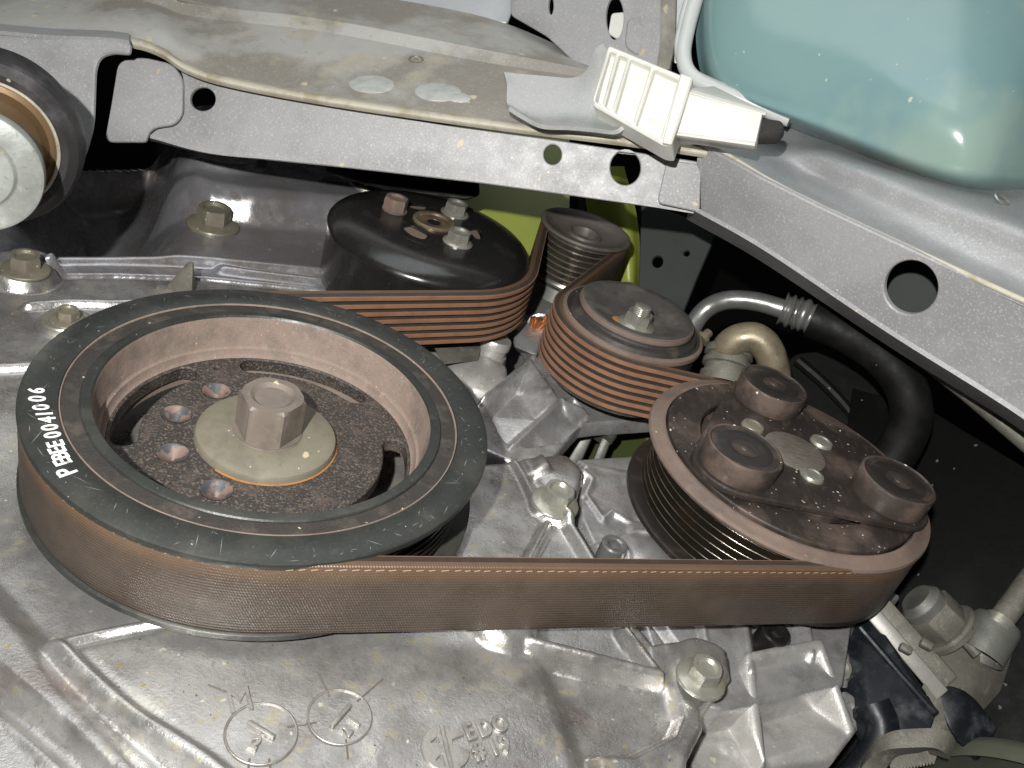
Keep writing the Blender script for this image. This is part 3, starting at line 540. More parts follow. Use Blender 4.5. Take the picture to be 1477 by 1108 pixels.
obj('housing', lathe([(1.6, -3.4), (2.4, -3.5), (2.6, -3.9), (2.8, -4.2), (4.6, -4.8), (5.0, -5.2), (5.0, -9), (0, -9)], (*al, 0), seg=72), DULL, alt)
cc = U([(779, 473)], -4.2)[0]
obj('winding_port', lathe([(.95, -.3), (.95, .05), (.85, .12), (.72, .05), (.70, -.5)], cc, axis=(-.25, -.65, .7), seg=40), ALU2, alt)
dcc = float(-((cc-CAM) @ R.T)[2])
for i in range(9):
    k = i/8; a_ = D([(764+14*k+random.uniform(-2, 2), 482-4*k)], dcc+.3)[0]; b_ = D([(770+26*k+random.uniform(-3, 3), 461-8*k+random.uniform(-3, 5))], dcc-.5-.5*random.random())[0]
    obj('copper_wire', tube(np.array([a_, (a_+b_)/2+rng.normal(0, .04, 3), b_]), .11, 8), COPPER, alt)
obj('stator_ring', tube(cat(D([(790, 492), (796, 478), (806, 468)], dcc-.4), 5), .30, 12), ALU2, alt)
# ================================================================== IDLER (tensioner)
ic = np.array([12.93, 15.95])
idl = thing('idler_pulley', 'flat dark idler pulley with a studded nut, left of the compressor clutch', 'pulley', (*ic, -4))
obj('pulley_body', lathe([(3.05, .42), (3.1, .30), (3.35, .22), (3.45, .05), (3.62, .10), (3.76, .04), (3.80, -.06), (3.78, -.22), (3.68, -.26), (3.68, -3.1), (3.8, -3.14), (3.8, -3.35), (2, -3.4)], (*ic, 0), seg=128), DUSTD, idl)
obj('front_disc', lathe([(3.02, .42), (3.06, .60), (3.02, .74), (2.9, .78), (2.5, .74), (1.9, .50), (1.2, .44), (0, .44)], (*ic, 0), seg=96), mat('grey_dusted_cover', (.085, .080, .074), .1, .45, [((.15, .135, .118), .6, .45, .68, .8), ((.05, .046, .042), 1.6, .5, .7, .6)], [(.06, 10)], [((.5, .48, .42), 2.4, .09, .93)], .1), idl)
obj('rim_edge', lathe([(3.60, .115), (3.70, .10), (3.785, .045), (3.81, -.06), (3.795, -.20)], (*ic, 0), seg=128), AC_DUST, idl); obj('disc_edge', lathe([(3.07, .50), (3.075, .60), (3.04, .72), (2.95, .775)], (*ic, 0), seg=96), AC_DUST, idl)
nl = U([(917, 470)], .45)[0]; bolt('stud_nut', NUT, nl, idl, s=1.0, spin=.25)
obj('rust_patch', lathe([(.42, .0), (.30, .05), (0, .07)], U([(893, 462)], .47)[0], seg=18), RUST, idl)
# ================================================================== COMPRESSOR CLUTCH
ac = np.array([20.36, 7.28]); AO = (*ac, 0)
comp = thing('compressor_clutch', 'rust dusted compressor clutch pulley with three round black rubber caps', 'pulley', (*ac, -4))
obj('pulley_flange', lathe([(5.58, -.1), (5.60, .06), (5.66, .08), (5.78, .06), (5.86, .0), (6.1, -.03), (6.24, -.08), (6.28, -.2), (6.22, -.34), (5.6, -.44)], AO, seg=160), AC_DUST, comp)
obj('groove_ring', lathe(grooves(5.30, 5.58, -.46, -3.0, 7, 4.8), AO, seg=160, closed=True), GROOVED, comp)
for i in range(8):
    zc_ = -.46-(2.54/7)*i; obj('glint_crest', lathe([(5.585, zc_+.022), (5.592, zc_+.012), (5.592, zc_-.012), (5.585, zc_-.022)], AO, seg=160), CREST, comp)  # thin bright rings draw the lamp's glint along the worn rib crests
obj('rear_flange', lathe([(4.8, -3.0), (6.05, -3.0), (6.2, -3.08), (6.2, -3.28), (6.05, -3.36), (4.8, -3.4)], AO, seg=160), mat('oily_black_flange', (.022, .018, .016), .3, .35, [((.06, .045, .036), 1, .5, .7, .6)], [(.05, 8)]), comp)
APL = ZPlane(.22); APL.o = np.array([*ac, .22])
obj('armature_disc', plate(APL, circ((0, 0), 5.52, 128), [arcslot(3.72, 4.06, a-34, a+34) for a in (43, 163, -77)], .3, .05), AC_DARK, comp)
obj('armature_recess', lathe([(5.6, -.25), (0, -.25)], AO, seg=64), CAPR, comp)
cap = [(r_*math.cos(rad(a)), r_*math.sin(rad(a))) for a, r_ in ((104, 3.85), (-137, 3.85), (-17.5, 4.08))]
hp = np.vstack([circ(p, 1.78, 48) for p in cap])
def chull(p):
    p = sorted(map(tuple, p)); f = lambda it: [h.append(q) or h for h in [[]] for q in it]
    def half(it):
        h = []
        for q_ in it:
            while len(h) > 1 and (h[-1][0]-h[-2][0])*(q_[1]-h[-2][1])-(h[-1][1]-h[-2][1])*(q_[0]-h[-2][0]) <= 0: h.pop()
            h.append(q_)
        return h
    return np.array(half(p)[:-1]+half(p[::-1])[:-1])
HPL = ZPlane(.56); HPL.o = np.array([*ac, .56])
obj('hub_plate', plate(HPL, chull(hp), (), .24, .06), AC_DARK, comp)
for i, p in enumerate(cap):
    c3 = (ac[0]+p[0], ac[1]+p[1], .56)
    cp = obj('rubber_cap', lathe([(1.55, .0), (1.57, .10), (1.58, .90), (1.55, .98), (1.48, 1.01), (1.44, .985)], c3, seg=72), CAPR, comp)
    obj('cap_top', lathe([(1.44, .985), (1.40, .955), (.75, .955), (.7, .94), (.2, .94), (.16, .985), (.06, 1.0), (0, .96)], c3, seg=64), CAPT, cp); obj('cap_ring', lathe([(1.16, .962), (1.12, .968), (.62, .968), (.58, .96)], c3, seg=56), CAPD, cp)
for px in ((1087, 613), (1186, 636), (1173, 684)):
    q = U([px], .68)[0]; obj('rivet', lathe([(.52, -.15), (.52, .02), (.46, .12), (.34, .14), (.30, .10), (0, .10)], (q[0], q[1], .57), seg=32), ZINC if px[0] != 1087 else OLIVE, comp)
q = U([(1150, 645)], .6)[0]; obj('centre_disc', lathe([(1.35, -.1), (1.35, .03), (1.28, .06), (.2, .06), (0, .055)], (ac[0], ac[1], .565), seg=56), mat('turned_grey_steel', (.20, .175, .15), .4, .45, [((.13, .11, .095), 2.5, .42, .62, .8, (1, 6, 1))], [(.1, 12)]), comp)
# ================================================================== BELT
belt_p = [((0, 0), 7.97, 1), (tuple(ac), 6.22, 1), (tuple(ic), 3.70, -1), (tuple(al), 2.86, 1), (tuple(wc), 5.56, -1)]
def tangent(c1, r1, c2, r2):
    d = np.array(c2)-np.array(c1); L_ = np.linalg.norm(d); th = math.atan2(d[1], d[0]); k = r2-r1
    u = th - math.asin(k/L_)                   # (c2-c1).n = r2-r1, n = left normal
    n = np.array([-math.sin(u), math.cos(u)])
    return np.array(c1)-n*r1, np.array(c2)-n*r2, n
segs = []
for i in range(5):
    (c1, r1, s1), (c2, r2, s2) = belt_p[i], belt_p[(i+1) % 5]; segs.append(tangent(c1, s1*r1, c2, s2*r2))
path, nor = [], []
for i in range(5):
    p0, p1, n = segs[i]; L_ = np.linalg.norm(p1-p0); m = max(2, int(L_/.5))
    for t in np.linspace(0, 1, m+1): path.append(p0+(p1-p0)*t); nor.append(n)
    c, r, s = belt_p[(i+1) % 5]; n2 = segs[(i+1) % 5][2]; a0 = math.atan2(n[1], n[0]); a1 = math.atan2(n2[1], n2[0]); da = (a1-a0) % (2*math.pi) if s > 0 else -((a0-a1) % (2*math.pi))
    m = max(4, int(abs(da)/.05))
    for t in np.linspace(0, 1, m+1)[1:-1]: a = a0+da*t; n_ = np.array([math.cos(a), math.sin(a)]); path.append(np.array(c)-n_*s*r); nor.append(n_)
path, nor = np.array(path), np.array(nor)
arc_l = np.r_[0, np.cumsum(np.linalg.norm(np.diff(path, axis=0), axis=1))]
ZT, ZB = -.36, -3.06
ZT = -.10
def sweep(cs, closed=True):
    """cs = [(offset inwards, z)]"""
    n = len(path); m = len(cs); V = [(*(path[i]+nor[i]*o_), z) for i in range(n) for o_, z in cs]; F = []; uv = []
    for i in range(n):
        for k in range(m if closed else m-1):
            j = (i+1) % n; k2 = (k+1) % m; F.append((i*m+k, j*m+k, j*m+k2, i*m+k2))
            u0 = arc_l[i]; u1 = arc_l[j] if j else arc_l[-1]+np.linalg.norm(path[0]-path[-1]); uv += [(u0, cs[k][1]), (u1, cs[k][1]), (u1, cs[k2][1]), (u0, cs[k2][1])]
    return V, F, uv
belt = thing('drive_belt', 'worn brown ribbed serpentine drive belt running round all five pulleys', 'belt', (10, 6, -4))
V, F, uv = sweep([(.02, ZT-.03), (0, ZT-.07), (0, ZB+.06), (.03, ZB), (.26, ZB), (.26, ZT-.02), (.05, ZT)])
bb = obj('belt_back', (V, F), BELTB, belt); ul = bb.data.uv_layers.new(name='UVMap'); ul.data.foreach_set('uv', np.array(uv, np.float32).ravel())
V, F, uv = sweep([(.261, ZT-.04), (.30, ZT-.05), (.30, ZB+.05), (.261, ZB+.04)]); obj('valley_layer', (V, F), BELTV, belt)
pitch = (ZT-ZB)/7
for i in range(7):
    z = ZT-pitch*i
    V, F, uv = sweep([(.27, z-.02*pitch), (.50, z-.14*pitch), (.555, z-.19*pitch), (.56, z-.40*pitch), (.555, z-.62*pitch), (.50, z-.68*pitch), (.27, z-.84*pitch)])
    obj('belt_rib', (V, F, [(1, 0, 0, 0, 0, 1, 1)[k % 7] for k in range(len(F))]), [BELTR, BELTV], belt)
SV, SF = [], []
tot = arc_l[np.argmax(np.linalg.norm(path-segs[0][1], axis=1) < .01)] + 6
s = -24.0
while s < 31:
    L_ = .22*random.uniform(.7, 1.2); A, B = [], []
    for u in (s, s+L_):
        u = u % arc_l[-1]; i = min(np.searchsorted(arc_l, u), len(path)-1); i0 = max(i-1, 0); t = (u-arc_l[i0])/max(arc_l[i]-arc_l[i0], 1e-6)
        A.append(path[i0]+(path[i]-path[i0])*t - nor[i]*.012); B.append(nor[i])
    k = len(SV); dz = random.uniform(-.01, .01); z0, z1 = ZT-.17+dz, ZT-.14+dz
    SV += [(*A[0], z0), (*A[1], z0+.035), (*A[1], z1+.03), (*A[0], z1)]; SV += [(*(A[0]+B[0]*.03), z0), (*(A[1]+B[1]*.03), z0+.035), (*(A[1]+B[1]*.03), z1+.03), (*(A[0]+B[0]*.03), z1)]
    SF += [(k, k+1, k+2, k+3), (k, k+4, k+5, k+1), (k+3, k+2, k+6, k+7)]
    s += L_+.16*random.uniform(.8, 1.3)
st = obj('edge_stitching', (SV, SF), STITCH, belt); st['kind'] = 'stuff'
# ================================================================== CASTINGS RIGHT OF THE COVER
cb = thing('compressor_casting', 'clean cast aluminium compressor body under the rust dusted clutch pulley', 'compressor', U([(930, 760)], -7)[0])
ZK = -4.9
cf = [('facet', [(822, 661, -4.5), (856, 690, -4.6), (960, 690, -4.9)]), ('facet', [(846, 711, -4.9), (872, 748, -4.9), (832, 745, -6.0)]), ('facet', [(846, 711, -4.9), (832, 745, -6.0), (834, 700, -5.6)]),
      ('rib', [(820, 660, -4.4), (856, 688, -4.5), (846, 710, -4.75), (872, 748, -4.75)], .16), ('rib', [(838, 668, -4.55), (872, 676, -4.6), (904, 682, -4.7), (960, 700, -4.8)], .14),
      ('rib', [(872, 746, -4.75), (884, 734, -4.6), (912, 752, -4.75)], .15), ('boss', [(878, 806)], .85, .15, .1), ('dome', [(938, 806)], 1.5, .6), ('boss', [(925, 768)], .6, .2, .1), ('rib', [(948, 790, -4.5), (985, 835, -4.6)], .22),
      ('rib', [(1076, 895, -4.3), (1086, 965, -4.5)], .22), ('rib', [(1164, 890, -4.3), (1174, 940, -4.5)], .22), ('groove', [(945, 895), (985, 950)], .3, .4), ('groove', [(1098, 890), (1106, 940)], .6, .8), ('rib', [(1015, 895, -4.6), (1024, 945, -4.7)], .16)]
obj('body_casting', casting([(833, 662), (1010, 650), (1080, 700), (1300, 860), (1230, 900), (1218, 985), (1120, 1010), (1040, 1025), (960, 1000), (930, 905), (862, 800), (838, 748)], ZK, cf, 4.0, .07, .15, 2), ALU2, cb, ang=60)
bolt('socket_screw', SOCK, U([(877, 806)], ZK+.1)[0], cb, s=.9); bolt('socket_screw', SOCK, U([(927, 752)], ZK-.3)[0], cb, s=.8)
bolt('socket_screw', bolt_mesh('black_socket_screw', BLKG, hr=.62, hh=1.2, socket=True), U([(1100, 935)], ZK-.4)[0], cb, s=1.0, axis=(.05, -.1, 1))
# lower right bracket
br = thing('gusset_bracket', 'grainy cast aluminium bracket with deep triangular gussets at the lower right', 'bracket', U([(1150, 1060)], -9)[0])
def Uz(l): return np.array([U([(a, b)], c)[0] for a, b, c in l])
A_, B_, G_, H_, F_, D_, E_ = (1081, 944, -4.4), (1186, 922, -4.4), (1101, 1026, -6.5), (1160, 1009, -6.5), (1098, 1100, -5.9), (1232, 1051, -5.7), (1203, 1089, -6.0); I_, J_ = (1033, 1022, -6.0), (1043, 1036, -6.4)
gf = [('facet', [A_, I_, F_]), ('facet', [I_, J_, F_]), ('facet', [A_, B_, G_]), ('facet', [B_, H_, G_]), ('facet', [A_, G_, F_]), ('facet', [G_, H_, F_]), ('facet', [H_, D_, F_]), ('facet', [D_, E_, F_]), ('facet', [B_, D_, H_]),
      ('rib', [A_, (1098, 1097, -5.55)], .30), ('rib', [(1184, 926, -4.4), (1229, 1050, -5.55)], .26), ('rib', [A_, (1130, 935, -4.35), (1184, 926, -4.4)], .26), ('rib', [(1082, 948, -4.5), (1040, 1016, -5.9)], .24)]
obj('gusset_casting', casting([(1078, 938, -4.4), (1190, 917, -4.4), (1238, 1051, -5.7), (1206, 1094, -6.0), (1097, 1108, -5.9), (1041, 1040, -6.4), (1030, 1022, -6.0)], -6, gf, 3.5, .06, .16, 3), BRK, br, ang=60)
lp = [(1008, 1050), (1042, 1032), (1062, 1046), (1098, 1100), (1110, 1180), (1000, 1240), (975, 1200), (990, 1108)]
obj('lower_plate', casting(lp, -6.3, [('boss', [(1050, 1078)], .35, .12, .1), ('ridge', [(1048, 1036), (1072, 1070), (1096, 1106)], .22, .35)], 3, .1), BRK, br, ang=60)
obj('tube_sleeve', tube(Uz([(1200, 895, -6.6), (1201, 935, -6.3), (1201, 950, -6.1)]), .66, 24), CREAM, br)
bolt('flange_bolt', BOLT, Uz([(1200, 965, -6.0)])[0], br, axis=(.12, -.55, .83), s=.82); obj('bolt_collar', tube(Uz([(1200, 962, -6.1), (1196, 985, -6.6)]), .72, 24), BRK, br)
obj('edge_boss', lathe([(.8, -.6), (.8, .1), (.7, .2), (.4, .2), (.3, .1), (0, .1)], Uz([(1222, 1028, -6.8)])[0], axis=(.5, -.3, .8), seg=32), BRK, br)
# alternator bracket between the pulleys
ab = thing('alternator_bracket', 'bright ribbed cast aluminium bracket between the crank pulley and the idler', 'bracket', U([(800, 620)], -8)[0])
ZA = -4.6
P1, P2, P3, P4, P5, P7, P8, P9, P10, P11, P12 = (766, 518, -4.3), (700, 570, -4.3), (748, 566, -5.1), (809, 577, -4.2), (742, 640, -4.6), (772, 608, -5.2), (696, 602, -5.8), (716, 655, -6.2), (797, 660, -6.0), (848, 594, -4.6), (838, 612, -5.1)
af = [('facet', t_) for t_ in ([P1, P2, P3], [P1, P3, P4], [P3, P7, P4], [P3, P2, P8], [P3, P8, P7], [P8, P9, P7], [P7, P9, P5], [P7, P5, P4], [P4, P5, P10], [P4, P10, P12], [P5, P9, P10], [P4, P12, P11])]
af += [('rib', [P1, P2], .17), ('rib', [P4, P5], .17), ('rib', [(764, 522, -4.35), (750, 564, -4.95)], .10), ('rib', [(812, 576, -4.2), (828, 571, -4.25), (843, 589, -4.5), (838, 610, -5.0)], .10), ('boss', [(800, 548)], .3, .06, .05), ('boss', [(788, 572)], .22, .06, .05), ('dome', [(824, 593)], .75, .25)]
obj('bracket_casting', casting([(738, 440), (800, 415), (880, 470), (1010, 560), (985, 603), (862, 610), (840, 613), (800, 658), (742, 668), (690, 645), (686, 585), (700, 566), (765, 512), (752, 480)], -4.8, af, 3.0, .055, .16, 4, .005, .7), ALU2, ab, ang=60)
lo_ = Uz([(742, 470, -4.2), (800, 440, -4.2), (775, 515, -4.2), (740, 500, -4.6), (742, 470, -7), (800, 440, -7), (770, 520, -7), (745, 510, -7)])
obj('bracket_arm', hull(lo_, .15, 2), ALU2, ab)
# thermostat housing under the upper belt span
th = thing('coolant_housing', 'stained cast coolant housing below the upper belt span beside the black pulley', 'housing', U([(660, 560)], -8)[0])
obj('housing_body', casting([(600, 470), (735, 470), (728, 560), (690, 600), (640, 570)], -5.2, [('dome', [(690, 545)], 2.0, .9), ('rib', [(640, 535, -4.9), (668, 548, -4.7), (690, 590, -5.0)], .2)], 3.5, .07), BRK, th, ang=60)
obj('flat_tab', hull(Uz([(618, 488, -3.9), (697, 480, -3.9), (690, 520, -4.2), (640, 526, -4.2), (618, 488, -4.3), (697, 480, -4.3), (690, 520, -4.6), (640, 526, -4.6)]), .08, 2), CREAM, th)
obj('tube_stub', lathe([(0, 0), (.85, 0), (.9, -.1), (.9, -.5), (.82, -.55), (.82, -.9), (.9, -.95), (.85, -2.8), (1.0, -3.2)], U([(716, 487)], -3.6)[0], axis=(.05, .15, 1), seg=36), BRK, th)
# dark links and green glint seen through the gap
lk = thing('grey_linkage', 'dim grey metal link seen in the gap under the idler pulley', 'bracket', U([(850, 640)], -9)[0])
obj('link_bar', hull(D3([(838, 620, 47), (862, 615, 47), (835, 675, 47), (812, 675, 47), (838, 620, 49), (862, 615, 49), (835, 675, 49), (812, 675, 49)]), .2, 2), DULL, lk)
obj('link_bar', hull(D3([(872, 620, 46.5), (890, 616, 46.5), (868, 672, 46.5), (850, 675, 46.5), (872, 620, 48), (890, 616, 48), (868, 672, 48), (850, 675, 48)]), .2, 2), DULL, lk)
obj('link_cap', lathe([(0, 0), (.7, 0), (.75, -.2), (.7, -.6), (0, -.6)], D3([(874, 618, 46.8)])[0], axis=_n, seg=32), DULL, lk)
# ================================================================== UPPER BODYWORK
# front crossmember: left run (faces the camera), with its holes
PB = Plane([(200, 150, 46.5), (1000, 260, 43.5), (600, 260, 45.2)])
def px_circle(pl, c, rx, n=36):
    t = np.linspace(0, 2*math.pi, n+1)[:-1]; return pl.at(np.c_[c[0]+rx[0]*np.cos(t), c[1]+rx[1]*np.sin(t)])
bar = thing('crossmember', 'silver grey painted crossmember with two round holes above the black pulley', 'body panel', D3([(600, 230, 46)])[0])
out = [(246, 80), (272, 100), (330, 122), (480, 152), (640, 180), (800, 202), (1000, 232), (1009, 234), (997, 307), (985, 305), (880, 290), (700, 265), (500, 242), (400, 232), (300, 222), (216, 200), (219, 186), (250, 182), (260, 172), (264, 110)]
obj('front_face', plate(PB, rnd(PB.at(out), .25, 4), [px_circle(PB, (292, 143), (18.5, 17)), px_circle(PB, (797, 223), (13, 14.5)), px_circle(PB, (902, 242), (22, 25))], .25, .05), PAINT, bar)
lip0 = D3([(216, 199, 46.4), (300, 221, 46.1), (400, 231, 45.8), (500, 241, 45.5), (700, 264, 44.8), (880, 289, 44.1), (1000, 308, 43.6)]); back = D3([(216, 203, 49.5), (300, 222, 49.2), (400, 232, 49), (500, 242, 48.8), (700, 264, 48), (880, 288, 47.3), (1000, 306, 46.8)])
obj('lower_return', patch([lip0, (lip0+back)/2, back], 48, 3, .2), PAINT, bar)
sp = Plane([(950, 240, 43.2), (1050, 255, 42.9), (1000, 290, 43.0)])
obj('welded_patch', plate(sp, rnd(sp.at([(962, 230), (1012, 236), (1010, 305), (948, 292)]), .3, 4), (), .09, .05, h=-.12), PAINT, bar)
# end tab at the left, lapped over the crossmember
PT = Plane([(170, 90, 46.0), (262, 100, 45.7), (200, 200, 46.1)])
tab = thing('end_tab', 'grey rounded sheet metal end tab lapped over the left end of the crossmember', 'body panel', D3([(205, 190, 46)])[0])
obj('tab_plate', plate(PT, rnd(PT.at([(170, 88), (205, 82), (248, 92), (263, 112), (262, 165), (250, 180), (222, 184), (212, 192), (210, 205), (150, 205), (160, 150)]), .5, 5), (), .22, .06), PAINT, tab)
# tray above it
tray = thing('sheet_metal_tray', 'stained silver sheet metal tray with pale weld spots along the top left', 'body panel', D3([(400, 80, 48)])[0])
f0 = [(-60, 42, 45.6), (60, 52, 45.5), (180, 62, 45.3), (230, 76, 45.2), (268, 100, 45.1), (330, 120, 44.9), (480, 148, 44.4), (700, 180, 43.6), (900, 205, 42.8), (1020, 222, 42.4)]
def row(dy, dd, src=f0): return D3([(a, b+dy, c+dd) for a, b, c in src])
obj('front_lip', patch([row(6, .1), row(0, -.2), row(-7, 0), row(-10, .6)], 60, 4, .15), SEAL, tray)
r3 = [(-60, 12, 47.5), (60, 18, 47.5), (180, 24, 47.3), (230, 34, 47.2), (268, 58, 47.1), (330, 82, 46.9), (480, 112, 46.4), (700, 140, 45.6), (900, 165, 44.8), (1020, 185, 44.4)]
r4 = [(-60, -22, 50.5), (60, -18, 50.5), (180, -5, 50.3), (230, 8, 50.2), (268, 22, 50.1), (330, 30, 49.9), (480, 48, 49.5), (700, 90, 48.6), (900, 120, 47.8), (1020, 140, 47)]
r5 = [(-60, -40, 50.9), (60, -36, 50.9), (180, -22, 50.7), (230, -8, 50.6), (268, 4, 50.5), (330, 12, 50.3), (480, 30, 49.9), (700, 72, 49), (900, 110, 48.2), (1020, 130, 47.4)]
obj('flange', patch([row(-9, .6), D3(r3), D3(r4)], 60, 5, .2), TRAY, tray)
obj('step', patch([D3(r4), D3(r5)], 60, 3, .2), TRAY, tray)
r6 = [(-60, -90, 55), (60, -85, 55), (180, -70, 55), (330, -35, 54.6), (480, -15, 54.3), (700, 25, 53.6), (850, 85, 52.4), (1000, 140, 50)]
r5b = [(-60, -40, 50.9), (60, -36, 50.9), (180, -22, 50.7), (330, 12, 50.3), (480, 30, 49.9), (700, 72, 49), (850, 105, 48.3), (1000, 128, 47.5)]
obj('trough', patch([D3(r5b), D3(r6)], 60, 5, .2), TRAY, tray)
fl_ob = [o for o in tray.children if o.name.startswith('flange')][0]
def hit(o, px):
    bpy.context.view_layer.update(); mi = o.matrix_world.inverted(); d = Vector(ray([px])[0]); ok, l, n, _ = o.ray_cast(mi @ Vector(CAM), (mi.to_3x3() @ d).normalized()); return np.array(o.matrix_world @ l), np.array(n)
PRIM = mat('bare_primer', (.47, .49, .46), .15, .55, [((.36, .37, .34), 1.0, .45, .66, .8)], [(.3, 5)])
for c_, r_ in (((536, 122), .95), ((632, 133), .98), ((662, 141), .5)):
    l, n = hit(fl_ob, c_); V, F = lathe([(r_, -.04), (r_*.97, .02), (r_*.8, .05), (0, .045)], l, n, 40); V = np.array(V); x_, y_, _ = frame_of(n); e = D([c_, (c_[0]+60, c_[1]+9)], 45.0); e = (e[1]-e[0]); e -= n*(e @ n); e /= np.linalg.norm(e)
    V = V + ((V-l) @ e)[:, None]*e*.30 + rng.normal(0, .008, V.shape); obj('weld_spot', (V, F), PRIM, tray)
l, n = hit(fl_ob, (600, 86)); V, F = lathe([(.42, -.05), (.42, .03), (.34, .05), (.30, -.02), (.12, -.02), (.08, .03), (0, .03)], l, n, 28); obj('drain_plug', (V, F), OLIVE, tray)
PR = Plane([(200, -40, 55.5), (740, 20, 53.8), (500, -100, 56.5)])
rear = thing('rear_panel', 'pale grey flat panel edge along the very top behind the tray', 'body panel', D3([(500, 0, 55)])[0])
obj('panel_sheet', plate(PR, rnd(PR.at([(190, -10), (420, 9), (732, 33), (738, 18), (742, -160), (150, -160)]), .15, 3), (), .2, .05), mat('pale_grey_paint', (.42, .44, .45), .2, .4, [((.36, .37, .38), .3, .42, .66, .6)], [(.06, 16)], [((.1, .1, .1), 3.2, .06, .82)]), rear)
# side panel with slots
PS = Plane([(740, 10, 52.5), (970, 40, 47.8), (850, 100, 50.3)])
side = thing('slotted_side_panel', 'grey side panel with two vertical slots behind the white plastic clip', 'body panel', D3([(860, 100, 50)])[0])
obj('panel_sheet', plate(PS, rnd(PS.at([(736, 22), (788, 52), (845, 106), (880, 190), (960, 200), (966, 95), (973, 60), (976, -120), (736, -120)]), .3, 4), [px_circle(PS, (794, 8), (3.8, 13)), px_circle(PS, (886, 26), (13, 31))], .25, .06), PAINT, side)
obj('slot_tab', plate(PS, rnd(PS.at([(878, 16), (898, 14), (899, 44), (888, 55), (873, 46)]), .2, 4), (), .2, .06, h=-.35), IVORY, side)
obj('embossed_pad', plate(PS, rnd(PS.at([(905, 25), (925, 26), (930, 45), (924, 85), (900, 70)]), .5, 5), (), .3, .12, h=.10), PAINT, side)
obj('edge_flange', patch([D3([(974, -120, 47.6), (974, 40, 47.4), (966, 100, 47.4)]), D3([(955, -120, 47.0), (956, 40, 46.9), (950, 100, 47.0)])], 20, 3, .2), TRAY, side)
# L bracket on the tray
lb = thing('angle_bracket', 'small folded silver angle bracket with a curled lower lip on the tray', 'bracket', D3([(810, 170, 43)])[0])
rt = D3([(727, 104, 43.2), (745, 106, 43.2), (790, 110, 43.2), (828, 112, 43.2), (848, 98, 43.1), (858, 72, 43.1), (870, 62, 43.1)])
rm = D3([(731, 122, 42.8), (750, 128, 42.8), (790, 133, 42.8), (828, 135, 42.7), (856, 126, 42.6), (872, 110, 42.6), (886, 98, 42.5)])
rl = D3([(731, 148, 42.4), (750, 158, 42.3), (780, 166, 42.2), (820, 166, 42.2), (860, 168, 42.1), (886, 172, 42.0), (900, 172, 41.9)])
rb = D3([(736, 154, 41.9), (758, 168, 41.6), (783, 180, 41.3), (822, 182, 41.2), (856, 185, 41.1), (886, 188, 41.0), (898, 180, 41.0)])
obj('bracket_sheet', patch([rt, rm, rl, rb], 42, 6, .2), mat('matt_silver_paint', (.41, .41, .40), .35, .5, [((.50, .50, .49), 9, .52, .66, .7), ((.30, .35, .33), .6, .45, .7, .6), ((.33, .32, .31), 10, .56, .68, .5)], [(.35, 9)]), lb)
# right hand rail
PRR = Plane([(1010, 240, 43.0), (1477, 480, 33.5), (1200, 400, 39.5)])
rail = thing('side_rail', 'silver grey painted side rail with one large round hole running down the right', 'body panel', D3([(1250, 400, 38)])[0])
obj('rail_face', plate(PRR, rnd(PRR.at([(1008, 206), (1100, 258), (1180, 298), (1330, 368), (1477, 436), (1620, 500), (1620, 720), (1477, 605), (1280, 480), (1100, 360), (994, 300)]), .2, 3), [px_circle(PRR, (1313, 415), (39, 39), 48)], .25, .06), PAINT, rail)
lw = [(994, 300, 43.2), (1100, 360, 41), (1280, 480, 36.9), (1477, 605, 33), (1620, 720, 30)]
obj('lower_return', patch([D3([(a, b, c+.1) for a, b, c in lw]), D3([(a-4, b+16, c+3.5) for a, b, c in lw])], 40, 3, .2), PAINT, rail)
PIN = Plane([(1270, 370, 41.5), (1360, 420, 39.5), (1300, 460, 41)])
obj('inner_web', plate(PIN, PIN.at([(1225, 330), (1400, 400), (1420, 500), (1290, 480), (1265, 455)]), (), .2, .05), GREYP, rail)
e0 = [(1000, 198, 42.6), (1050, 224, 41.8), (1110, 260, 40.4), (1180, 296, 38.9), (1330, 366, 35.8), (1477, 434, 32.9), (1620, 498, 30.4)]
obj('edge_bead', tube(cat(D3(e0), 8), .115, 10), SEAL, rail)
sh = [e0, [(1010, 196, 43.6), (1065, 218, 43), (1140, 258, 41.6), (1210, 292, 40), (1345, 350, 37.2), (1477, 408, 34.6), (1620, 465, 32)],
      [(1030, 194, 44.8), (1090, 214, 44.6), (1175, 254, 43.2), (1238, 278, 40.8), (1358, 328, 37.6), (1477, 374, 35.0), (1620, 430, 32.3)],
      [(1060, 182, 46.4), (1130, 204, 46.0), (1196, 228, 42.6), (1266, 250, 40.6), (1378, 292, 37.8), (1477, 328, 35.3), (1620, 380, 32.8)],
      [(1080, 165, 48), (1150, 185, 47.4), (1220, 205, 46.6), (1290, 232, 45.2), (1390, 262, 42.6), (1477, 290, 40.2), (1620, 335, 37)],
      [(1090, 130, 52), (1170, 150, 51), (1240, 170, 50), (1310, 195, 48.6), (1400, 225, 46.6), (1477, 250, 44.4), (1620, 300, 41)]]
obj('top_shelf', patch([D3(s_) for s_ in sh], 60, 6, .2), mat('bright_silver_paint', (.40, .405, .41), .35, .42, [((.58, .58, .585), 9, .52, .66, .75), ((.33, .33, .335), .4, .42, .66, .6), ((.26, .26, .265), 11, .55, .68, .5)], [(.35, 9)], [((.5, .45, .33), 1.1, .11, .88), ((.1, .1, .1), 2.4, .07, .92)]), rail)
obj('shelf_slot', lathe([(.42, 0), (.36, .06), (.25, .0)], D3([(1445, 288, 38.9)])[0], axis=(.2, -.3, .9), seg=24), ZINC, rail)
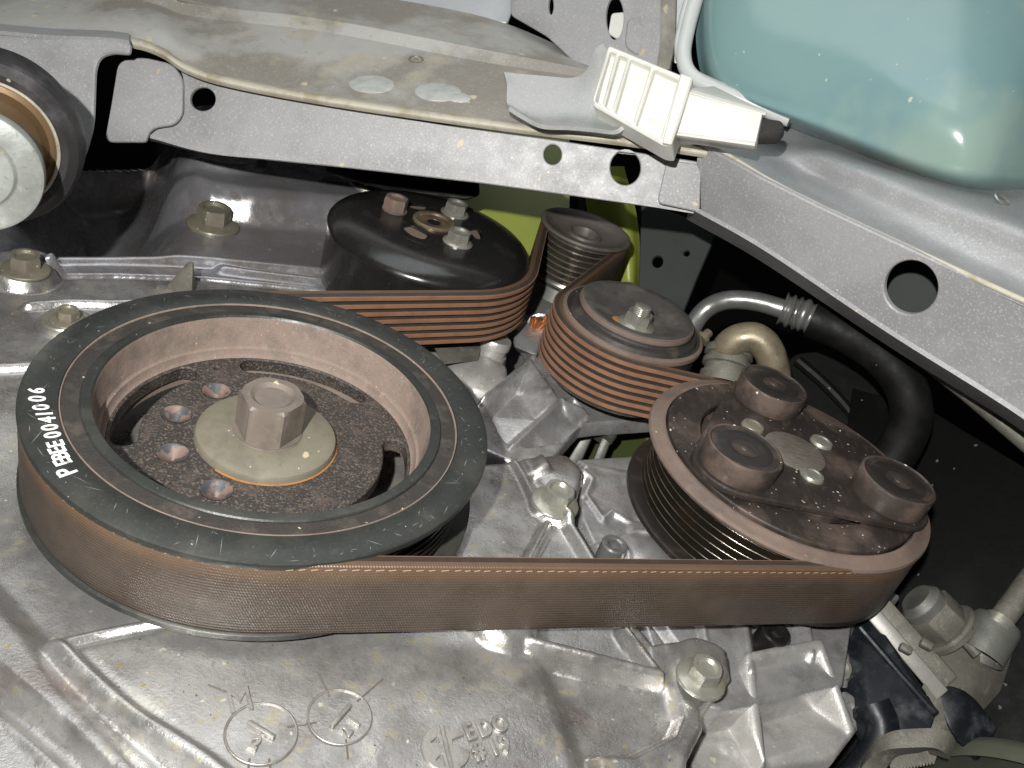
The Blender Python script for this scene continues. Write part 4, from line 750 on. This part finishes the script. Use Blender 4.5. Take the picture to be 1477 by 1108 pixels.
# ================================================================== PLASTIC CLIP
PC = Plane([(877, 64, 41.5), (1000, 115, 40.0), (854, 150, 41.0)])
clip = thing('plastic_clip', 'ivory plastic clip housing with an open ribbed frame and black foam tip', 'clip', D3([(930, 200, 41)])[0])
fo = PC.at([(877, 64), (1000, 115), (969, 211), (956, 209), (854, 151)])
pk = lambda *p: rnd(PC.at(list(p)), .08, 3)
holes = [pk((880, 73), (888, 76), (868, 150), (858, 145)), pk((893, 78), (905, 83), (882, 158), (872, 152)), pk((909, 84), (938, 96), (912, 178), (887, 161)), pk((944, 99), (978, 114), (952, 200), (917, 180))]
obj('clip_frame', plate(PC, rnd(fo, .25, 4), holes, 1.5, .08), IVORY, clip)
obj('clip_floor', plate(PC, PC.at([(879, 68), (990, 114), (960, 203), (858, 148)]), (), .2, .03, h=-.50), IVORY, clip)
obj('clip_latch', hull(np.vstack([PC.w(PC.at([(948, 124), (972, 140), (962, 178), (936, 168)]), -.1), PC.w(PC.at([(945, 116), (980, 136), (966, 186), (930, 172)]), -.9)]), .08, 2), mat('white_nylon', (.80, .79, .74), .0, .35), clip)
obj('clip_rim', plate(PC, rnd(PC.at([(982, 108), (1000, 115), (969, 211), (955, 208)]), .1, 3), (), 1.7, .08, h=.22), IVORY, clip)
AR = D3([(990, 130, 40.2), (1100, 163, 39.0), (1090, 206, 38.8), (972, 190, 40.0)]); nb = np.cross(AR[1]-AR[0], AR[3]-AR[0]); nb /= np.linalg.norm(nb); nb = nb if nb @ (CAM-AR[0]) < 0 else -nb
obj('clip_arm', hull(np.vstack([AR, AR+nb*1.1]), .06, 2), IVORY, clip)
tp = D3([(990, 127, 40.3), (1030, 124, 41), (1106, 161, 39.1), (1105, 166, 38.9), (992, 133, 40)]); obj('arm_flange', hull(np.vstack([tp, tp+nb*.25]), .03, 1), IVORY, clip)
tp = D3([(972, 189, 40.0), (1090, 204, 38.75), (1089, 210, 38.6), (972, 194, 39.9)]); obj('arm_flange', hull(np.vstack([tp, tp+nb*.5]), .03, 1), IVORY, clip)
fp = D3([(1094, 168, 39.4), (1128, 172, 39.6), (1133, 184, 39.6), (1122, 198, 39.5), (1086, 198, 39.3)]); obj('foam_tip', hull(np.vstack([fp, fp+nb*.9]), .22, 3), FOAM, clip)
# ================================================================== COOLANT TANK
tank = thing('coolant_tank', 'large translucent blue green plastic tank in the upper right corner', 'tank', D3([(1250, 200, 46)])[0])
tr = [[(1052, 168, 53), (1110, 182, 51), (1220, 222, 48), (1330, 262, 45), (1410, 285, 43), (1500, 290, 45), (1640, 290, 50)],
      [(1030, 132, 48.5), (1075, 150, 46), (1200, 196, 43.6), (1330, 247, 41.2), (1403, 264, 40.2), (1480, 268, 41.5), (1640, 272, 46)],
      [(1012, 108, 48.0), (1050, 122, 45.6), (1200, 168, 42.8), (1335, 215, 40.2), (1412, 235, 39.3), (1490, 242, 40.5), (1650, 245, 45)],
      [(1004, 60, 48.0), (1042, 70, 45.4), (1200, 105, 42.5), (1345, 150, 39.7), (1432, 168, 39.0), (1510, 180, 40.3), (1660, 185, 44.5)],
      [(1006, -10, 48.2), (1044, -8, 45.6), (1200, 15, 42.9), (1375, 50, 40.3), (1470, 60, 39.9), (1540, 70, 41), (1670, 80, 44.5)],
      [(1016, -140, 49), (1056, -140, 46.5), (1200, -130, 44.2), (1400, -120, 42.2), (1520, -110, 41.9), (1580, -105, 42.6), (1690, -100, 45)]]
tb = obj('tank_body', patch([D3(r_) for r_ in tr], 70, 9, .35), TANK, tank, ang=80)
back = np.array([.05, .95, -.1])*9
sm = cat(D3([(1030, -120, 47.0), (1008, -20, 46.9), (992, 40, 46.8), (986, 80, 46.6), (996, 108, 46.3), (1030, 128, 45.9), (1090, 152, 45.4), (1140, 172, 44.9)]), 8)
obj('moulded_seam', tube(sm, .42, 14), TANKW, tank); obj('moulded_seam', tube(sm+np.array([-.35, .3, .2]), .25, 12), TANKW, tank)
pn = D3([(978, -100, 48.5), (1006, -100, 48.5), (990, 90, 48), (972, 92, 48)]); obj('mounting_tab', hull(np.vstack([pn, pn+back*.2]), .1, 2), TANKW, tank)
# ================================================================== LEFT MOUNT AND BRACKET
PL_ = Plane([(0, 60, 44.5), (185, 75, 44.0), (60, 250, 44.5)])
lbk = thing('left_bracket', 'pale grey sheet metal bracket behind the round mount at the left edge', 'bracket', D3([(60, 250, 45)])[0])
obj('bracket_sheet', plate(PL_, rnd(PL_.at([(-80, 34), (60, 48), (180, 56), (187, 64), (186, 78), (160, 76), (142, 82), (136, 100), (133, 180), (122, 220), (80, 300), (-80, 300)]), .5, 5), (), .25, .08), PAINT, lbk)
fl = [(-80, 36, 44.3), (60, 50, 44.2), (150, 54, 44.0), (186, 58, 43.9)]; obj('bracket_lip', patch([D3(fl), D3([(a, b-10, c+1.6) for a, b, c in fl])], 24, 3, .2), PAINT, lbk)
mt = thing('round_mount', 'round rubber mount with a worn grey steel face cut off by the left edge', 'mount', D3([(-20, 300, 38)])[0])
p0, p1 = D3([(-38, 250, 33.5)])[0], D3([(-12, 190, 38)])[0]; axd = (p0-p1)/np.linalg.norm(p0-p1)
obj('steel_face', lathe([(0, .05), (1.35, .05), (1.42, .0), (1.46, -.06), (1.5, .0), (2.28, .0), (2.40, -.06), (2.44, -.2), (2.44, -.6), (2.2, -.7)], p0, axd, 80), GREYRING, mt)
obj('sleeve', lathe([(2.2, -.6), (2.2, -3.2), (2.4, -3.6), (2.8, -3.8)], p0, axd, 80), mat('amber_steel_sleeve', (.23, .15, .08), .5, .4, [((.2, .12, .07), .8, .42, .66, .7)], [(.1, 8)]), mt)
obj('cup_edge', lathe([(2.66, -3.55), (2.72, -3.42), (2.80, -3.5), (2.8, -3.9)], p0, axd, 80), SEAL, mt)
obj('rubber_ring', lathe([(2.75, -3.6), (3.1, -3.45), (3.5, -3.7), (3.7, -4.3), (3.75, -5.2), (3.6, -6.0), (2.6, -6.2)], p0, axd, 96), RUBB, mt)
# ================================================================== BEHIND: green panel, dark panels, pipes
PG = Plane([(680, 270, 60), (930, 300, 62), (760, 420, 58)])
gp = thing('green_panel', 'yellow green painted panel glimpsed behind the alternator', 'body panel', D3([(760, 420, 60)])[0])
obj('panel_sheet', plate(PG, PG.at([(560, 180), (822, 180), (822, 460), (740, 520), (560, 420)]), (), .3, .05), GREENP, gp)
obj('curved_panel', patch([D3([(838, 240, 60), (850, 320, 60), (870, 400, 60), (872, 470, 60)]), D3([(880, 240, 59), (900, 320, 58.6), (908, 400, 58.6), (900, 470, 59)]), D3([(900, 240, 60), (920, 320, 59.8), (922, 400, 59.8), (910, 470, 60)])], 24, 6, .3), GREENP, gp)
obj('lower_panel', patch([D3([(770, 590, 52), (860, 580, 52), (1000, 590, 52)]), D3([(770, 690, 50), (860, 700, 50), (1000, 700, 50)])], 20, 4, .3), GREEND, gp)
PD = Plane([(930, 320, 56), (1010, 360, 54), (940, 450, 54)])
dp = thing('drilled_panel', 'dim grey panel with two small drilled holes behind the idler pulley', 'body panel', D3([(960, 440, 55)])[0])
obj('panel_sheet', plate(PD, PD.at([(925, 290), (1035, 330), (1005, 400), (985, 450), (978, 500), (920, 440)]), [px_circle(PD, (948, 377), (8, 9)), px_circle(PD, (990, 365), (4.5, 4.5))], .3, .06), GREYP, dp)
hk = thing('dark_pulley_bracket', 'black bracket end above the black domed pulley against the green panel', 'bracket', D3([(640, 285, 54)])[0])
obj('bracket_bar', hull(D3([(470, 215, 53), (690, 240, 53), (692, 282, 52), (672, 290, 52), (560, 276, 52), (470, 250, 53), (470, 215, 57), (690, 240, 57), (692, 282, 57), (560, 276, 57)]), .3, 3), HOSE, hk)
bs = thing('brass_screw', 'tiny brass screw between the idler pulley and the silver collar', 'screw', D3([(1018, 486, 46.5)])[0])
obj('screw_head', lathe([(0, .3), (.22, .3), (.26, .2), (.26, -.1), (.4, -.15), (.4, -.4), (0, -.4)], D3([(1018, 484, 46.0)])[0], axis=_n+np.array([.2, -.2, 0]), seg=24), BRASS, bs)
# refrigerant line
rl_ = thing('refrigerant_hose', 'bent grey metal pipe crimped to a looping black rubber hose', 'hose', D3([(1150, 500, 46)])[0])
pth = cat(D3([(990, 505, 47), (1000, 470, 47.5), (1020, 445, 47.5), (1050, 433, 47), (1090, 435, 46.5), (1130, 446, 46), (1150, 452, 45.8)]), 8); obj('metal_pipe', tube(pth, .52, 18), TUBE, rl_)
pth = cat(D3([(1128, 445, 46), (1140, 449, 45.9), (1150, 452, 45.8), (1160, 455, 45.6), (1172, 460, 45.5)]), 12); obj('crimp_collar', tube(pth, [.82+.09*math.cos(i*2*math.pi/12) for i in range(len(pth))], 24), TUBE, rl_)
pth = cat(D3([(1170, 459, 45.5), (1220, 480, 45), (1270, 512, 44.2), (1305, 555, 43.5), (1314, 600, 43), (1300, 640, 42.6), (1268, 685, 42.5), (1220, 730, 43)]), 8); obj('rubber_hose', tube(pth, 1.02, 24), HOSE, rl_)
be = thing('brass_elbow', 'dull brass elbow pipe with a silver collar behind the compressor clutch', 'pipe', D3([(1060, 530, 44)])[0])
c0 = D3([(1052, 508, 43.5)])[0]
obj('silver_collar', lathe([(.75, .15), (1.15, .15), (1.2, .05), (1.2, -.25), (1.05, -.3), (1.05, -.5), (1.2, -.55), (1.2, -.8), (1.05, -.85), (1.05, -1.2), (1.2, -1.25), (1.2, -1.8)], c0, axis=_n*.8+np.array([-.25, .0, .25]), seg=48), CREAM, be)
pth = cat(np.vstack([c0+np.array([-.1, .1, -.3]), D3([(1050, 500, 43.0), (1066, 489, 42.6), (1090, 488, 42.4), (1108, 505, 42.4), (1118, 540, 42.8), (1122, 590, 43.5)])]), 8); obj('elbow_pipe', tube(pth, .75, 22), BRASS, be)
rod = thing('diagonal_rod', 'thin dirty metal rod running along under the side rail at the right', 'rod', D3([(1420, 590, 40)])[0])
obj('rod_bar', tube(D3([(1330, 515, 41), (1400, 570, 40), (1500, 655, 38.6)]), .42, 16), CREAM, rod)
sl = thing('silver_lug', 'small bright aluminium lug behind the idler pulley beside the green panel', 'lug', D3([(905, 420, 54)])[0])
obj('lug_casting', lathe([(.0, .1), (.6, .1), (.95, -.15), (1.0, -.5), (1.0, -2)], D3([(908, 415, 51)])[0], axis=_n+np.array([-.3, -.3, 0]), seg=32), ALU2, sl)
# near-black sheet standing in for the unlit depth behind everything
bay = tag(obj('bay_backdrop', patch([D3([(-700, -300, 78), (400, -300, 80), (1000, -300, 80), (2200, -300, 74)]), D3([(-700, 500, 72), (400, 500, 74), (1000, 500, 72), (2200, 500, 64)]), D3([(-700, 1500, 62), (400, 1500, 60), (1000, 1500, 54), (2200, 1500, 50)])], 30, 6, .5), VOID), 'black sheet standing in for the unlit depth of the engine bay behind all the parts', None, kind='structure')
PF = Plane([(1340, 640, 47), (1477, 700, 44), (1380, 900, 43)])
SHR = mat('faint_black_shroud', (.005, .0053, .005), .0, .5, [((.013, .0135, .012), .3, .5, .7, .8)], [(.15, 3)], [((.16, .16, .15), .9, .12, .7)], .05, spec=.15)
fd = thing('dark_splash_panel', 'black dusty plastic splash panel with pale specks at the right edge', 'splash panel', D3([(1420, 800, 46)])[0])
obj('panel_sheet', plate(PF, PF.at([(1230, 560), (1340, 590), (1620, 760), (1650, 1200), (1150, 1200), (1180, 900)]), (), .3, .05), BLKP, fd)
PH = Plane([(1120, 520, 53), (1300, 560, 51), (1200, 680, 50)])
fs = thing('fan_shroud', 'black plastic shroud with a faint raised crease inside the hose loop', 'shroud', D3([(1200, 640, 52)])[0])
obj('shroud_sheet', plate(PH, rnd(PH.at([(1140, 510), (1240, 500), (1330, 560), (1340, 700), (1240, 760), (1100, 620)]), .8, 5), (), .3, .1), SHR, fs)
obj('shroud_ridge', tube(cat(D3([(1150, 520, 52.3), (1190, 555, 51.7), (1230, 600, 51), (1260, 650, 50.4), (1270, 700, 50)]), 6), .35, 10), SHR, fs)
# ================================================================== LOWER RIGHT RADIATOR CORNER
rb_ = thing('radiator_end_bar', 'grey aluminium radiator end bar slanting below the belt at the lower right', 'bar', D3([(1330, 960, 36)])[0])
def strip(name, a, b, wpx, d0, d1, thick, m, parent, bev=.08):
    a, b = np.array(a, float), np.array(b, float); n = np.array([-(b-a)[1], (b-a)[0]]); n = n/np.linalg.norm(n)*wpx/2
    q = D3([(*(a+n), d0), (*(a-n), d0), (*(b-n), d1), (*(b+n), d1)]); r_ = (q[0]+q[2])/2; dr = (r_-CAM)/np.linalg.norm(r_-CAM)*thick
    return obj(name, hull(np.vstack([q, q+dr]), bev, 2), m, parent)
strip('upper_strip', (1270, 870), (1372, 985), 26, 37.5, 36.3, 1.2, CREAM, rb_); strip('lower_strip', (1255, 880), (1360, 1003), 22, 37.2, 36.0, 1.6, mat('grey_extrusion', (.27, .26, .24), .3, .45, [((.2, .19, .17), .8, .45, .7, .6)], [(.1, 10)]), rb_)
for p in ((1306, 936), (1336, 930)): obj('end_clip', box(D3([(*p, 36.1)])[0], (.5, .35, .35), [_x, _y, _n], .08), CREAM, rb_)
gd = thing('plastic_guard', 'scuffed blue black plastic guard beside the slanting aluminium bar', 'guard', D3([(1280, 1000, 36)])[0])
gq = D3([(1232, 900, 37.8), (1262, 890, 37.4), (1352, 1020, 35.0), (1350, 1034, 34.6), (1278, 1046, 34.8), (1240, 1000, 36.2), (1228, 950, 37.0)]); obj('guard_face', hull(np.vstack([gq, gq+_n*-1.5]), .2, 3), BLUEB, gd)
obj('guard_ridge', tube(D3([(1240, 905, 37.0), (1300, 975, 35.9), (1350, 1030, 34.4)]), .16, 10), BLUEB, gd)
obj('guard_leg', tube(cat(D3([(1258, 1015, 35.4), (1272, 1050, 35), (1258, 1090, 34.8), (1225, 1130, 34.8)]), 6), .7, 14), BLUEB, gd)
vb = thing('valve_block', 'dirty cream metal valve block with a hose nut and thin pipe at the right', 'valve', D3([(1400, 990, 37)])[0])
q = D3([(1362, 908, 37.6), (1398, 905, 37.8), (1418, 945, 37.2), (1440, 925, 38.6), (1466, 935, 38.2), (1378, 1000, 36.4), (1340, 957, 36.6), (1420, 985, 37.0)]); obj('block_body', hull(np.vstack([q, q-_n*2.2]), .18, 2), CREAM, vb)
obj('block_ridge', tube(D3([(1372, 902, 36.7), (1410, 945, 36.0)]), .22, 10), CREAM, vb)
nax = D3([(1335, 878, 38)])[0]-D3([(1368, 910, 38)])[0]; nax /= np.linalg.norm(nax)
hx = [D3([(1364, 904, 37.2)])[0]]
xx, yy, _ = frame_of(nax); hb_ = hx[0]; pts = [hb_ + nax*k + (xx*math.cos(t)+yy*math.sin(t))*1.12 for k in (0, 1.15) for t in np.arange(6)*math.pi/3]; obj('hose_nut', hull(pts, .06, 2), CREAM, vb)
obj('nut_collar', lathe([(1.3, -.35), (1.32, -.1), (1.2, 0), (.8, .02)], hb_, nax, 40), CREAM, vb); obj('nut_cap', lathe([(.95, 1.1), (.95, 1.5), (.7, 1.8), (0, 1.8)], hb_, nax, 32), DULL, vb)
obj('pipe_socket', lathe([(1.0, -1.4), (1.0, .1), (.9, .3), (.55, .35)], D3([(1435, 905, 36.6)])[0], axis=D3([(1470, 845, 37)])[0]-D3([(1435, 905, 36.6)])[0], seg=40), DULL, vb)
obj('thin_pipe', tube(D3([(1440, 900, 36.3), (1477, 850, 36.6), (1530, 780, 37)]), .5, 18), CREAM, vb); obj('pipe_ring', tube(D3([(1436, 905, 36.2), (1444, 894, 36.3)]), .62, 18), ZINC, vb)
fn = thing('fin_pack', 'small block of fine aluminium cooling fins under the plastic guard', 'fins', D3([(1330, 1060, 35)])[0])
fa, fb = D3([(1294, 1052, 35.3)])[0], D3([(1352, 1040, 35.3)])[0]; fd_ = fb-fa; FV = []
dn = D3([(1300, 1075, 35.0)])[0]-fa
for i in range(14):
    a = fa+fd_*(i/13); obj('cooling_fin', hull([a+fd_*s_+dn*t_-_n*u for s_ in (0, .035) for t_ in (0, 1) for u in (0, 1.2)], 0), CREAM, fn)
hkk = thing('hooked_strap', 'cream metal strap bent into a hook at the bottom right', 'strap', D3([(1300, 1085, 33)])[0])
pth = cat(D3([(1240, 1150, 34), (1262, 1100, 33.8), (1290, 1074, 33.6), (1330, 1068, 33.4), (1352, 1068, 33.4), (1360, 1078, 33.6)]), 8)
def ribbon(path, wd_, tk, nrm):
    p = np.array(path); T = np.gradient(p, axis=0); T /= np.linalg.norm(T, axis=1)[:, None]; V, F = [], []
    for i in range(len(p)):
        s_ = np.cross(T[i], nrm); s_ /= np.linalg.norm(s_)
        for a, b in ((-1, -1), (1, -1), (1, 1), (-1, 1)): V.append(p[i]+s_*a*wd_/2+np.array(nrm)*b*tk/2)
    for i in range(len(p)-1):
        for k in range(4): j = (k+1) % 4; F.append((i*4+k, i*4+j, i*4+4+j, i*4+4+k))
    F.append((0, 3, 2, 1)); n = len(p)*4; F.append((n-4, n-3, n-2, n-1)); return V, F
obj('strap_band', ribbon(pth, .75, .8, _n), CREAM, hkk); obj('strap_post', hull(D3([(1274, 1046, 35), (1290, 1046, 35), (1296, 1070, 34), (1276, 1068, 34), (1274, 1046, 36), (1290, 1046, 36), (1296, 1070, 35), (1276, 1068, 35)]), .08, 2), CREAM, hkk)
cvr = thing('round_cover', 'dim mossy round metal cover cut off by the bottom right corner', 'cover', D3([(1460, 1080, 36)])[0])
obj('cover_dome', lathe([(4.3, -1.2), (4.25, -.6), (4.0, -.1), (3.5, .2), (2.6, .42), (1.2, .5), (1.1, .2), (0, .2)], D3([(1490, 1150, 36.5)])[0], axis=_n*.9+_y*.2, seg=72), OLDG, cvr)
bh_ = thing('black_joint', 'black plastic joint block below the valve at the lower right', 'joint', D3([(1380, 1020, 37)])[0])
obj('joint_block', hull(D3([(1345, 1000, 36.2), (1362, 985, 36.4), (1400, 1000, 36), (1440, 1050, 36), (1410, 1100, 35.5), (1370, 1060, 35.5), (1345, 1000, 39), (1362, 985, 39), (1440, 1050, 39), (1410, 1100, 39)]), .3, 3), BLUEB, bh_)
print('objects', len(bpy.data.objects))
